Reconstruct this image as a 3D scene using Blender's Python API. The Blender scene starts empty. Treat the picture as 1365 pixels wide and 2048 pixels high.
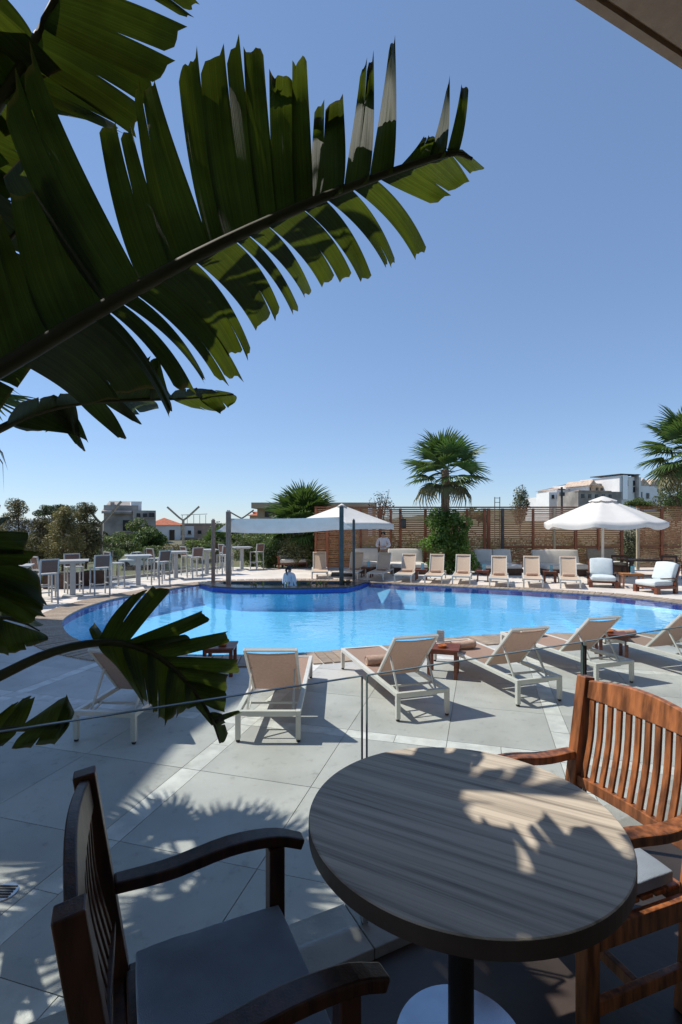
import bpy, bmesh, math, random
from mathutils import Vector, Matrix, noise
random.seed(7)
R = math.radians
SC = bpy.context.scene
COL = SC.collection

# ------------------------------------------------------------------ camera, sky, sun, exposure
F, CX, HY, CH = 1006.0, 682.5, 1048.0, 2.0      # focal length and horizon in photo pixels, eye height
cam_d = bpy.data.cameras.new('camera'); cam = bpy.data.objects.new('camera', cam_d); COL.objects.link(cam)
cam.location = (0, 0, CH); cam.rotation_euler = (R(90), 0, 0)
cam_d.sensor_fit = 'VERTICAL'; cam_d.sensor_height = 36; cam_d.lens = F/2048*36
cam_d.shift_y = (HY-1024)/2048
cam_d.clip_start = .02; cam_d.clip_end = 3000
SC.camera = cam
SUN_EL, SUN_AZ = R(54), math.atan2(-.96, .27)    # azimuth from +Y towards +X
w = bpy.data.worlds.new('World'); SC.world = w; w.use_nodes = True
nt = w.node_tree; nt.nodes.clear()
sky = nt.nodes.new('ShaderNodeTexSky'); sky.sky_type = 'NISHITA'; sky.sun_disc = False
sky.sun_elevation = SUN_EL; sky.sun_rotation = SUN_AZ
sky.air_density = 1.25; sky.dust_density = .12; sky.ozone_density = 4.5; sky.altitude = 2200
bg = nt.nodes.new('ShaderNodeBackground'); bg.inputs['Strength'].default_value = .1
wo = nt.nodes.new('ShaderNodeOutputWorld')
wb = nt.nodes.new('ShaderNodeMix'); wb.data_type = 'RGBA'; wb.blend_type = 'MULTIPLY'; wb.inputs['Factor'].default_value = 1; wb.inputs['B'].default_value = (1.22,1.40,1.67,1)   # camera white balance
gm = nt.nodes.new('ShaderNodeGamma'); gm.inputs[1].default_value = .65
nt.links.new(sky.outputs[0], gm.inputs[0]); nt.links.new(gm.outputs[0], wb.inputs['A']); nt.links.new(wb.outputs['Result'], bg.inputs[0]); nt.links.new(bg.outputs[0], wo.inputs[0])
sd = bpy.data.lights.new('sun', 'SUN'); sd.energy = 3.0; sd.angle = R(.53); sd.color = (1, .95, .87)
so = bpy.data.objects.new('sun', sd); COL.objects.link(so)
SUND = Vector((math.sin(SUN_AZ)*math.cos(SUN_EL), math.cos(SUN_AZ)*math.cos(SUN_EL), math.sin(SUN_EL)))
so.rotation_euler = SUND.to_track_quat('Z', 'Y').to_euler(); so.location = (0, 0, 30)
vs = SC.view_settings; vs.view_transform = 'Standard'; vs.look = 'None'; vs.gamma = 1; vs.use_curve_mapping = False
vs.exposure = .65

# ------------------------------------------------------------------ helpers
def W(px, py, Y):                                 # photo pixel at a distance -> point
    return Vector(((px-CX)*Y/F, Y, CH-(py-HY)*Y/F))
def G(px, py, z=0.0):                             # photo pixel on a level -> point
    Y = F*(CH-z)/(py-HY); return Vector(((px-CX)*Y/F, Y, z))

class MB:
    def __init__(s): s.v = []; s.f = []; s.uv = None
    def add(s, vs_, fs_):
        o = len(s.v); s.v += [tuple(v) for v in vs_]; s.f += [tuple(o+i for i in f) for f in fs_]; return s
    def hexa(s, p):                               # 8 corners: bottom ring, top ring
        return s.add(p, [(3,2,1,0),(4,5,6,7),(0,1,5,4),(1,2,6,5),(2,3,7,6),(3,0,4,7)])
    def box(s, c, d, M=None):
        x, y, z = c; a, b, e = d[0]/2, d[1]/2, d[2]/2
        p = [Vector((x+i*a, y+j*b, z+k*e)) for k in (-1,1) for i,j in ((-1,-1),(1,-1),(1,1),(-1,1))]
        if M: p = [M @ q for q in p]
        return s.hexa(p)
    def beam(s, p0, p1, wd, ht, up=(0,0,1), w1=None, h1=None):
        p0 = Vector(p0); p1 = Vector(p1); d = (p1-p0).normalized(); u = Vector(up)
        if abs(d.dot(u)) > .98: u = Vector((0,1,0))
        r = d.cross(u).normalized(); u = r.cross(d)
        w1 = wd if w1 is None else w1; h1 = ht if h1 is None else h1
        A = [p0+r*(a*wd/2)+u*(b*ht/2) for a,b in ((-1,-1),(1,-1),(1,1),(-1,1))]
        B = [p1+r*(a*w1/2)+u*(b*h1/2) for a,b in ((-1,-1),(1,-1),(1,1),(-1,1))]
        return s.hexa(A+B)
    def sweep(s, pts, wd, ht, up=(0,0,1)):        # rectangular section along a polyline
        pts = [Vector(p) for p in pts]; n = len(pts); rings = []
        for i, p in enumerate(pts):
            d = (pts[min(i+1,n-1)]-pts[max(i-1,0)]).normalized(); u = Vector(up)
            r = d.cross(u).normalized(); u2 = r.cross(d)
            a = wd(i/(n-1)) if callable(wd) else wd; b = ht(i/(n-1)) if callable(ht) else ht
            rings.append([p+r*(x*a/2)+u2*(y*b/2) for x,y in ((-1,-1),(1,-1),(1,1),(-1,1))])
        o = len(s.v)
        for rg in rings: s.v += [tuple(q) for q in rg]
        for i in range(n-1):
            for k in range(4):
                a = o+i*4+k; b = o+i*4+(k+1)%4; s.f.append((a, b, b+4, a+4))
        s.f.append((o+3,o+2,o+1,o)); e = o+(n-1)*4; s.f.append((e,e+1,e+2,e+3)); return s
    def tube(s, pts, rad, n=8, cap=True):
        pts = [Vector(p) for p in pts]; m = len(pts); o = len(s.v)
        ref = Vector((.31,.17,.93))
        for i, p in enumerate(pts):
            d = (pts[min(i+1,m-1)]-pts[max(i-1,0)]).normalized()
            if abs(d.dot(ref)) > .97: ref = Vector((.9,.1,.2))
            r = d.cross(ref).normalized(); u = r.cross(d)
            q = rad[i] if isinstance(rad, (list,tuple)) else rad
            for k in range(n):
                t = 2*math.pi*k/n; s.v.append(tuple(p+r*(q*math.cos(t))+u*(q*math.sin(t))))
        for i in range(m-1):
            for k in range(n):
                a = o+i*n+k; b = o+i*n+(k+1)%n; s.f.append((a, b, b+n, a+n))
        if cap:
            s.f.append(tuple(o+k for k in reversed(range(n)))); s.f.append(tuple(o+(m-1)*n+k for k in range(n)))
        return s
    def lathe(s, prof, n=24, c=(0,0,0)):
        o = len(s.v); m = len(prof)
        for r, z in prof:
            for k in range(n):
                t = 2*math.pi*k/n; s.v.append((c[0]+r*math.cos(t), c[1]+r*math.sin(t), c[2]+z))
        for i in range(m-1):
            for k in range(n):
                a = o+i*n+k; b = o+i*n+(k+1)%n; s.f.append((a, b, b+n, a+n))
        s.f.append(tuple(o+k for k in reversed(range(n)))); s.f.append(tuple(o+(m-1)*n+k for k in range(n)))
        return s
    def prism(s, pts, z0, z1):
        n = len(pts); o = len(s.v)
        s.v += [(p[0],p[1],z0) for p in pts]+[(p[0],p[1],z1) for p in pts]
        s.f.append(tuple(o+i for i in reversed(range(n)))); s.f.append(tuple(o+n+i for i in range(n)))
        for i in range(n):
            j = (i+1)%n; s.f.append((o+i,o+j,o+n+j,o+n+i))
        return s
    def grid(s, rows):
        o = len(s.v); n = len(rows); m = len(rows[0])
        if s.uv is None: s.uv = {}
        for i, r in enumerate(rows):
            for j, p in enumerate(r):
                s.uv[len(s.v)] = (j/(m-1), i/(n-1)); s.v.append(tuple(p))
        for i in range(n-1):
            for j in range(m-1):
                a = o+i*m+j; s.f.append((a, a+1, a+m+1, a+m))
        return s
    def build(s, name, m, parent=None, smooth=False, bevel=0, seg=2):
        me = bpy.data.meshes.new(name); me.from_pydata(s.v, [], s.f)
        if s.uv is not None:
            ul = me.uv_layers.new(name='UVMap')
            for l in me.loops: ul.data[l.index].uv = s.uv.get(l.vertex_index, (0,0))
        me.materials.append(m)
        if smooth: me.polygons.foreach_set('use_smooth', [True]*len(me.polygons))
        me.update()
        o = bpy.data.objects.new(name, me); COL.objects.link(o); o.parent = parent
        if bevel:
            b = o.modifiers.new('bevel', 'BEVEL'); b.width = bevel; b.segments = seg; b.limit_method = 'ANGLE'; b.angle_limit = R(40)
        return o

def tag(o, label=None, cat=None, group=None, kind=None):
    if label: o['label'] = label
    if cat: o['category'] = cat
    if group: o['group'] = group
    if kind: o['kind'] = kind
    return o
def empty(name, loc, rz=0, label=None, cat=None, group=None):
    o = bpy.data.objects.new(name, None); COL.objects.link(o); o.location = loc; o.rotation_euler = (0,0,rz); o.empty_display_size = .1
    return tag(o, label, cat, group)
KIDS = {}
def kids(o): return [c for c in bpy.data.objects if c.parent == o]
def copy_tree(o, parent=None):
    c = o.copy(); COL.objects.link(c); c.parent = parent
    for ch in kids(o): copy_tree(ch, c)
    return c
def place(proto, first, loc, rz, label=None, group=None):
    o = proto if first else copy_tree(proto)
    o.location = loc; o.rotation_euler = (0,0,rz)
    return tag(o, label, None, group)

def catmull(P, n):
    P = [Vector(p) for p in P]
    if len(P) == 2: return [P[0].lerp(P[1], i/n) for i in range(n+1)]
    out = []; k = len(P)-1
    for i in range(n+1):
        t = i/n*k; a = min(int(t), k-1); u = t-a
        p0 = P[a-1] if a > 0 else P[a]*2-P[a+1]; p1 = P[a]; p2 = P[a+1]; p3 = P[a+2] if a+2 <= k else P[k]*2-P[k-1]
        out.append(.5*((2*p1)+(p2-p0)*u+(2*p0-5*p1+4*p2-p3)*u*u+(3*p1-p0-3*p2+p3)*u**3))
    return out

# ------------------------------------------------------------------ materials
MATS = {}
def mat(name, col, rough=.5, var=.15, scale=4, stretch=(1,1,1), bump=0, bscale=60, metal=0, rand=0, col2=None, spec=.5, trans=0, tcol=None, detail=5, fac=(.35,.65), coat=0, spots=0):
    m = bpy.data.materials.new(name); m.use_nodes = True; N = m.node_tree.nodes; L = m.node_tree.links
    b = N['Principled BSDF']; b.inputs['Roughness'].default_value = rough; b.inputs['Metallic'].default_value = metal
    b.inputs['Specular IOR Level'].default_value = spec; b.inputs['Coat Weight'].default_value = coat
    tc = N.new('ShaderNodeTexCoord'); mp = N.new('ShaderNodeMapping'); mp.inputs['Scale'].default_value = stretch
    L.new(tc.outputs['Object'], mp.inputs[0])
    nz = N.new('ShaderNodeTexNoise'); nz.inputs['Scale'].default_value = scale; nz.inputs['Detail'].default_value = detail
    oi = N.new('ShaderNodeObjectInfo')
    if rand:
        ad = N.new('ShaderNodeVectorMath'); ad.operation = 'ADD'; ml = N.new('ShaderNodeMath'); ml.operation = 'MULTIPLY'; ml.inputs[1].default_value = 37
        L.new(oi.outputs['Random'], ml.inputs[0]); L.new(mp.outputs[0], ad.inputs[0]); L.new(ml.outputs[0], ad.inputs[1]); L.new(ad.outputs[0], nz.inputs['Vector'])
    else: L.new(mp.outputs[0], nz.inputs['Vector'])
    rp = N.new('ShaderNodeMapRange'); rp.inputs['From Min'].default_value = fac[0]; rp.inputs['From Max'].default_value = fac[1]
    L.new(nz.outputs['Fac'], rp.inputs['Value'])
    mx = N.new('ShaderNodeMix'); mx.data_type = 'RGBA'
    c1 = [max(0,c*(1-var)) for c in col]; c2 = col2 or [min(1,c*(1+var)) for c in col]
    mx.inputs['A'].default_value = (*c1,1); mx.inputs['B'].default_value = (*c2,1)
    L.new(rp.outputs[0], mx.inputs['Factor']); out = mx.outputs['Result']
    if rand:
        hs = N.new('ShaderNodeHueSaturation'); mr = N.new('ShaderNodeMapRange')
        mr.inputs['To Min'].default_value = 1-rand; mr.inputs['To Max'].default_value = 1+rand
        L.new(oi.outputs['Random'], mr.inputs['Value']); L.new(mr.outputs[0], hs.inputs['Value']); L.new(out, hs.inputs['Color']); out = hs.outputs[0]
    if spots:                                         # small worn specks and drip marks
        n3 = N.new('ShaderNodeTexNoise'); n3.inputs['Scale'].default_value = 11; n3.inputs['Detail'].default_value = 6; n3.inputs['Roughness'].default_value = .7; L.new(nz.inputs['Vector'].links[0].from_socket, n3.inputs['Vector'])
        m3 = N.new('ShaderNodeMapRange'); m3.inputs['From Min'].default_value = .56; m3.inputs['From Max'].default_value = .74; m3.inputs['To Min'].default_value = 1; m3.inputs['To Max'].default_value = 1-spots; L.new(n3.outputs['Fac'], m3.inputs['Value'])
        h3 = N.new('ShaderNodeHueSaturation'); L.new(m3.outputs[0], h3.inputs['Value']); L.new(out, h3.inputs['Color']); out = h3.outputs[0]
    L.new(out, b.inputs['Base Color'])
    if bump:
        n2 = N.new('ShaderNodeTexNoise'); n2.inputs['Scale'].default_value = bscale; n2.inputs['Detail'].default_value = 4; L.new(mp.outputs[0], n2.inputs['Vector'])
        bp = N.new('ShaderNodeBump'); bp.inputs['Strength'].default_value = bump; bp.inputs['Distance'].default_value = .01
        L.new(n2.outputs['Fac'], bp.inputs['Height']); L.new(bp.outputs[0], b.inputs['Normal'])
    if trans:
        tr = N.new('ShaderNodeBsdfTranslucent'); ms = N.new('ShaderNodeMixShader'); ms.inputs[0].default_value = trans
        tr.inputs[0].default_value = (*(tcol or col),1)
        if not tcol: L.new(out, tr.inputs[0])
        L.new(b.outputs[0], ms.inputs[1]); L.new(tr.outputs[0], ms.inputs[2]); L.new(ms.outputs[0], N['Material Output'].inputs[0])
    MATS[name] = m; return m

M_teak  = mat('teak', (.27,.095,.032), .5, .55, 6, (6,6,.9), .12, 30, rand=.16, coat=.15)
M_dark_shaded_teak = mat('dark_and_shaded_teak', (.06,.024,.012), .42, .4, 6, (6,6,.9), .12, 30, rand=.1)  # true dark wood, and teak darkened for the armchair standing in shade
M_slab  = mat('paving_slab', (.455,.45,.42), .58, .13, 1.6, bump=.15, bscale=120, rand=.07, detail=9, fac=(.3,.62), spots=.3)
M_band  = mat('paving_band', (.60,.595,.56), .7, .14, 7, bump=.35, bscale=60, rand=.06)
M_bed   = mat('paving_bed', (.16,.16,.15), .9, .2, 8)
M_far   = mat('pale_paving', (.66,.60,.53), .75, .10, 1.2, bump=.15, bscale=40)
M_plank = mat('deck_plank', (.34,.26,.19), .7, .25, 5, (1,14,14), .15, 30, rand=.14)
M_alu   = mat('cream_aluminium', (.62,.61,.55), .38, .05, 6, metal=0, rand=.03)
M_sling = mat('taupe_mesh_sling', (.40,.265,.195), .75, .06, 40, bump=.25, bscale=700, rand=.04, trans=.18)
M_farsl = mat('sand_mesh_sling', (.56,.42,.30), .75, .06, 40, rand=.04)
M_towel = mat('rolled_towel', (.55,.38,.28), .95, .12, 30, bump=.6, bscale=300, rand=.08)
M_rtab  = mat('red_brown_wood', (.16,.045,.02), .4, .35, 6, (1,8,8), .1, 30, rand=.1)
M_otab  = mat('orange_wood', (.42,.17,.05), .45, .3, 6, (1,8,8))
M_blue  = mat('pale_blue_cushion', (.62,.68,.68), .9, .05, 6, bump=.3, bscale=200)
M_ccush = mat('grey_cushion', (.26,.31,.37), .9, .10, 10, bump=.35, bscale=400)
M_cream = mat('cream_cushion', (.66,.62,.55), .9, .06, 5, bump=.2, bscale=60)
M_white = mat('white_canvas', (.76,.73,.68), .8, .03, 4, trans=.12)
M_sail  = mat('grey_sail_cloth', (.54,.53,.53), .8, .04, 4, trans=.22)
M_steel = mat('brushed_steel', (.55,.56,.58), .32, .05, 20, metal=1)
M_lsteel= mat('polished_steel', (.45,.49,.56), .22, .06, 12, metal=1)
M_bpost = mat('weathered_post', (.28,.17,.12), .6, .2, 5, (5,5,1))
M_gpost = mat('grey_post', (.09,.088,.085), .8, .15, 5, spec=.2)
M_dark  = mat('dark_granite', (.035,.035,.04), .25, .3, 20)
M_black = mat('black_plastic', (.012,.012,.013), .5, .2, 20)
M_conc  = mat('concrete', (.36,.33,.29), .85, .15, 2.5, bump=.2, bscale=30)
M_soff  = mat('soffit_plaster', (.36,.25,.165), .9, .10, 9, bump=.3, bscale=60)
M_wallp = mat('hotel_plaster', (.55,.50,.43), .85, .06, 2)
M_tfloor= mat('terrace_tile', (.06,.043,.036), .5, .25, 3, bump=.1, bscale=40)
M_curb  = mat('curb_stone', (.36,.34,.31), .75, .12, 8, bump=.3, bscale=90, rand=.05)
M_slat  = mat('fence_slat', (.42,.20,.10), .7, .3, 3, (1,1,12), rand=.12)
M_fpost = mat('fence_post', (.27,.085,.035), .6, .3, 3, (6,6,1), rand=.15)
M_lpost = mat('pale_fence_post', (.42,.35,.24), .7, .2, 3, (6,6,1))
M_bark  = mat('bark', (.13,.09,.06), .9, .35, 8, (3,3,1), .6, 25)
M_pbark = mat('palm_bark', (.20,.12,.075), .95, .4, 10, (2,2,5), .9, 22)
M_brown = mat('planter_brown', (.07,.035,.025), .6, .25, 6)
M_wick  = mat('brown_weave', (.17,.095,.075), .7, .2, 60, bump=.3, bscale=250)
M_stool = mat('grey_aluminium', (.44,.44,.43), .4, .05, 8)
M_earth = mat('ground', (.22,.19,.13), .95, .3, .25, col2=(.11,.13,.05), bump=.5, bscale=3)
M_pal   = mat('palm_leaf', (.075,.135,.035), .5, .35, 3, rand=.3, trans=.25, tcol=(.12,.2,.03), spec=.5)
M_palold= mat('palm_leaf_dry', (.20,.18,.08), .6, .35, 3, rand=.3, trans=.2)
def leafmat(n, c, t=.2, rough=.5):
    t = t+.16; return mat(n, c, rough, .45, 1.3, rand=.1, trans=t, detail=8, col2=(min(1,c[0]*1.9), min(1,c[1]*1.7), min(1,c[2]*1.5)))
M_ivy  = leafmat('ivy_leaf', (.12,.23,.045), .3, .4)
M_hedge= leafmat('hedge_leaf', (.06,.11,.026), .2)
M_pine = leafmat('pine_needle', (.038,.066,.022), .15)
M_conif= leafmat('conifer_leaf', (.13,.13,.052), .2)
M_shrub= leafmat('shrub_leaf', (.11,.16,.045), .25)
M_olive= leafmat('olive_leaf', (.13,.15,.08), .2)
M_dry  = leafmat('dry_twig_leaf', (.10,.085,.06), .1)
M_grass= leafmat('dry_scrub', (.13,.12,.05), .2)
M_skin = mat('skin', (.45,.26,.18), .55, .05, 8)
M_shirt= mat('white_shirt', (.74,.72,.76), .85, .04, 12)
M_khaki= mat('khaki_cloth', (.30,.25,.18), .9, .1, 12)
M_hair = mat('dark_hair', (.015,.011,.01), .5, .3, 30)
M_bwhite=mat('white_render', (.80,.79,.77), .85, .06, .5)
M_bbeig= mat('beige_render', (.44,.33,.22), .85, .10, .5)
M_bgrey= mat('stained_concrete', (.33,.30,.27), .9, .30, .6, detail=8)
M_bpink= mat('sandstone_block', (.42,.31,.24), .9, .15, 2)
M_rtile= mat('roof_tile', (.42,.13,.06), .85, .25, 3, rand=.05)
M_ptile= mat('pale_roof_tile', (.52,.40,.31), .85, .2, 2)
M_win  = mat('dark_window', (.02,.022,.026), .15, .1, 2)
M_wire = mat('dark_metal', (.05,.05,.05), .6, .1, 5)
M_carw = mat('white_car_paint', (.7,.7,.7), .25, .02, 3)
M_azure= mat('azure_card', (.14,.50,.60), .5, .05, 6)
M_card = mat('white_card', (.75,.72,.66), .5, .05, 6)
M_amber= mat('amber_glass', (.40,.12,.03), .1, .2, 20)
M_coffee=mat('soil', (.05,.035,.025), .95, .3, 20)

def schlick(N, L, f0, nrm=None):
    lw = N.new('ShaderNodeLayerWeight'); lw.inputs['Blend'].default_value = .5
    pw = N.new('ShaderNodeMath'); pw.operation = 'POWER'; pw.inputs[1].default_value = 5; ma = N.new('ShaderNodeMath'); ma.operation = 'MULTIPLY_ADD'; ma.inputs[1].default_value = 1-f0; ma.inputs[2].default_value = f0
    L.new(lw.outputs['Facing'], pw.inputs[0]); L.new(pw.outputs[0], ma.inputs[0])
    if nrm: L.new(nrm, lw.inputs['Normal'])
    return ma.outputs[0]
def glass_mat(name, tint, refl=.9):
    m = bpy.data.materials.new(name); m.use_nodes = True; N = m.node_tree.nodes; L = m.node_tree.links; N.clear()
    o = N.new('ShaderNodeOutputMaterial'); t = N.new('ShaderNodeBsdfTransparent'); t.inputs[0].default_value = (*tint,1)
    g = N.new('ShaderNodeBsdfGlossy'); g.inputs['Roughness'].default_value = .01; g.inputs[0].default_value = (refl,refl,refl,1)
    ms = N.new('ShaderNodeMixShader')
    L.new(schlick(N, L, .03), ms.inputs[0]); L.new(t.outputs[0], ms.inputs[1]); L.new(g.outputs[0], ms.inputs[2]); L.new(ms.outputs[0], o.inputs[0]); return m
M_glass = glass_mat('balustrade_glass', (.93,.96,.95))
M_gedge = mat('glass_edge', (.12,.16,.155), .3, .05, 5)
M_gclip = mat('clear_acrylic', (.6,.6,.58), .15, .05, 5)

def water_mat():
    m = bpy.data.materials.new('pool_water'); m.use_nodes = True; N = m.node_tree.nodes; L = m.node_tree.links; N.clear()
    o = N.new('ShaderNodeOutputMaterial'); t = N.new('ShaderNodeBsdfTransparent'); t.inputs[0].default_value = (.72,.93,1,1)
    g = N.new('ShaderNodeBsdfGlossy'); g.inputs['Roughness'].default_value = .015; g.inputs[0].default_value = (.92,.95,1,1)
    ms = N.new('ShaderNodeMixShader')
    tc = N.new('ShaderNodeTexCoord'); n1 = N.new('ShaderNodeTexNoise'); n1.inputs['Scale'].default_value = 5; n1.inputs['Detail'].default_value = 3
    n2 = N.new('ShaderNodeTexNoise'); n2.inputs['Scale'].default_value = .7; n2.inputs['Detail'].default_value = 2
    ad = N.new('ShaderNodeMath'); ad.operation = 'MULTIPLY_ADD'; ad.inputs[1].default_value = 2.0
    bp = N.new('ShaderNodeBump'); bp.inputs['Strength'].default_value = .30; bp.inputs['Distance'].default_value = .02
    L.new(tc.outputs['Object'], n1.inputs['Vector']); L.new(tc.outputs['Object'], n2.inputs['Vector'])
    L.new(n2.outputs[0], ad.inputs[0]); L.new(n1.outputs[0], ad.inputs[2]); L.new(ad.outputs[0], bp.inputs['Height'])
    L.new(bp.outputs[0], g.inputs['Normal'])
    L.new(schlick(N, L, .02, bp.outputs[0]), ms.inputs[0]); L.new(t.outputs[0], ms.inputs[1]); L.new(g.outputs[0], ms.inputs[2]); L.new(ms.outputs[0], o.inputs[0]); return m
M_water = water_mat()
def tile_mat(name, c1, c2, scale=.05):
    m = bpy.data.materials.new(name); m.use_nodes = True; N = m.node_tree.nodes; L = m.node_tree.links; b = N['Principled BSDF']
    b.inputs['Roughness'].default_value = .4
    tc = N.new('ShaderNodeTexCoord'); sn = N.new('ShaderNodeVectorMath'); sn.operation = 'SNAP'; sn.inputs[1].default_value = (scale,)*3
    wn = N.new('ShaderNodeTexWhiteNoise'); mx = N.new('ShaderNodeMix'); mx.data_type = 'RGBA'
    mx.inputs['A'].default_value = (*c1,1); mx.inputs['B'].default_value = (*c2,1)
    nz = N.new('ShaderNodeTexNoise'); nz.inputs['Scale'].default_value = .6; av = N.new('ShaderNodeMath'); av.operation = 'MULTIPLY_ADD'; av.inputs[1].default_value = .5
    sb = N.new('ShaderNodeMath'); sb.operation = 'MULTIPLY'; sb.inputs[1].default_value = .5
    L.new(tc.outputs['Object'], sn.inputs[0]); L.new(sn.outputs[0], wn.inputs[0]); L.new(tc.outputs['Object'], nz.inputs['Vector'])
    L.new(nz.outputs[0], sb.inputs[0]); L.new(wn.outputs['Value'], av.inputs[0]); L.new(sb.outputs[0], av.inputs[2]); L.new(av.outputs[0], mx.inputs['Factor']); L.new(mx.outputs['Result'], b.inputs['Base Color']); return m
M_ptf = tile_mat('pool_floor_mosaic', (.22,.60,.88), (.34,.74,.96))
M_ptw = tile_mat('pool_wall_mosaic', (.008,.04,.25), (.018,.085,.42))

def banana_mat(name, base, tcol, t):
    m = bpy.data.materials.new(name); m.use_nodes = True; N = m.node_tree.nodes; L = m.node_tree.links; b = N['Principled BSDF']
    b.inputs['Roughness'].default_value = .62; b.inputs['Specular IOR Level'].default_value = .12
    uv = N.new('ShaderNodeUVMap'); mp = N.new('ShaderNodeMapping'); mp.inputs['Scale'].default_value = (14,.6,1)
    nz = N.new('ShaderNodeTexNoise'); nz.inputs['Scale'].default_value = 1.5; nz.inputs['Detail'].default_value = 3
    tc = N.new('ShaderNodeTexCoord'); n2 = N.new('ShaderNodeTexNoise'); n2.inputs['Scale'].default_value = 5; n2.inputs['Detail'].default_value = 4
    L.new(uv.outputs[0], mp.inputs[0]); L.new(mp.outputs[0], nz.inputs['Vector']); L.new(tc.outputs['Object'], n2.inputs['Vector'])
    ml = N.new('ShaderNodeMath'); ml.operation = 'MULTIPLY'; L.new(nz.outputs[0], ml.inputs[0]); L.new(n2.outputs[0], ml.inputs[1])
    mr = N.new('ShaderNodeMapRange'); mr.inputs['From Min'].default_value = .12; mr.inputs['From Max'].default_value = .4; L.new(ml.outputs[0], mr.inputs[0])
    # dried brown margin near the torn tip of each segment
    sx = N.new('ShaderNodeSeparateXYZ'); L.new(uv.outputs[0], sx.inputs[0])
    e1 = N.new('ShaderNodeMath'); e1.operation = 'MULTIPLY_ADD'; e1.inputs[1].default_value = .16; L.new(n2.outputs[0], e1.inputs[0]); L.new(sx.outputs[1], e1.inputs[2])
    e2 = N.new('ShaderNodeMapRange'); e2.inputs['From Min'].default_value = 1.045; e2.inputs['From Max'].default_value = 1.09; L.new(e1.outputs[0], e2.inputs[0])
    mx = N.new('ShaderNodeMix'); mx.data_type = 'RGBA'; mx.inputs['A'].default_value = (*[c*.65 for c in base],1); mx.inputs['B'].default_value = (*[c*1.4 for c in base],1)
    L.new(mr.outputs[0], mx.inputs['Factor'])
    my = N.new('ShaderNodeMix'); my.data_type = 'RGBA'; my.inputs['B'].default_value = (.16,.09,.04,1); L.new(e2.outputs[0], my.inputs['Factor']); L.new(mx.outputs['Result'], my.inputs['A'])
    L.new(my.outputs['Result'], b.inputs['Base Color'])
    tx = N.new('ShaderNodeMix'); tx.data_type = 'RGBA'; tx.inputs['A'].default_value = (*[c*.55 for c in tcol],1); tx.inputs['B'].default_value = (*[min(1,c*1.4) for c in tcol],1); L.new(mr.outputs[0], tx.inputs['Factor'])
    bp = N.new('ShaderNodeBump'); bp.inputs['Strength'].default_value = .35; bp.inputs['Distance'].default_value = .006; L.new(nz.outputs[0], bp.inputs['Height']); L.new(bp.outputs[0], b.inputs['Normal'])
    tr = N.new('ShaderNodeBsdfTranslucent'); L.new(tx.outputs['Result'], tr.inputs[0]); ms = N.new('ShaderNodeMixShader'); ms.inputs[0].default_value = t
    L.new(b.outputs[0], ms.inputs[1]); L.new(tr.outputs[0], ms.inputs[2]); L.new(ms.outputs[0], N['Material Output'].inputs[0]); return m
M_ban  = banana_mat('banana_leaf', (.015,.023,.008), (.20,.28,.024), .14)
M_rib  = mat('banana_midrib', (.045,.045,.018), .65, .2, 5, spec=.25)
M_psx  = mat('banana_stem', (.13,.14,.06), .6, .4, 4, (3,3,1), .3, 20)

def table_mat():
    m = bpy.data.materials.new('grey_oak_laminate'); m.use_nodes = True; N = m.node_tree.nodes; L = m.node_tree.links; b = N['Principled BSDF']
    b.inputs['Roughness'].default_value = .5; b.inputs['Specular IOR Level'].default_value = .3
    tc = N.new('ShaderNodeTexCoord'); mp = N.new('ShaderNodeMapping'); mp.inputs['Rotation'].default_value = (0,0,0); mp.inputs['Scale'].default_value = (.8,30,1)
    n1 = N.new('ShaderNodeTexNoise'); n1.inputs['Scale'].default_value = 1.0; n1.inputs['Detail'].default_value = 6; n1.inputs['Roughness'].default_value = .62
    m2 = N.new('ShaderNodeMapping'); m2.inputs['Rotation'].default_value = (0,0,0); m2.inputs['Scale'].default_value = (2.5,120,1)
    n2 = N.new('ShaderNodeTexNoise'); n2.inputs['Scale'].default_value = 1.0; n2.inputs['Detail'].default_value = 3
    L.new(tc.outputs['Object'], mp.inputs[0]); L.new(tc.outputs['Object'], m2.inputs[0]); L.new(mp.outputs[0], n1.inputs['Vector']); L.new(m2.outputs[0], n2.inputs['Vector'])
    ad = N.new('ShaderNodeMath'); ad.operation = 'MULTIPLY_ADD'; ad.inputs[1].default_value = .36; L.new(n2.outputs[0], ad.inputs[0]); L.new(n1.outputs[0], ad.inputs[2])
    cr = N.new('ShaderNodeValToRGB'); e = cr.color_ramp.elements; e[0].position = .45; e[0].color = (.15,.12,.095,1); e[1].position = .78; e[1].color = (.60,.515,.40,1)
    x = e.new(.6); x.color = (.40,.335,.255,1)
    L.new(ad.outputs[0], cr.inputs[0]); L.new(cr.outputs[0], b.inputs['Base Color']); return m
M_ttop = table_mat()
M_tedge= mat('table_edge', (.06,.045,.036), .45, .2, 8)
M_column=mat('table_column', (.035,.03,.028), .5, .1, 8, metal=.4)

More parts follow.
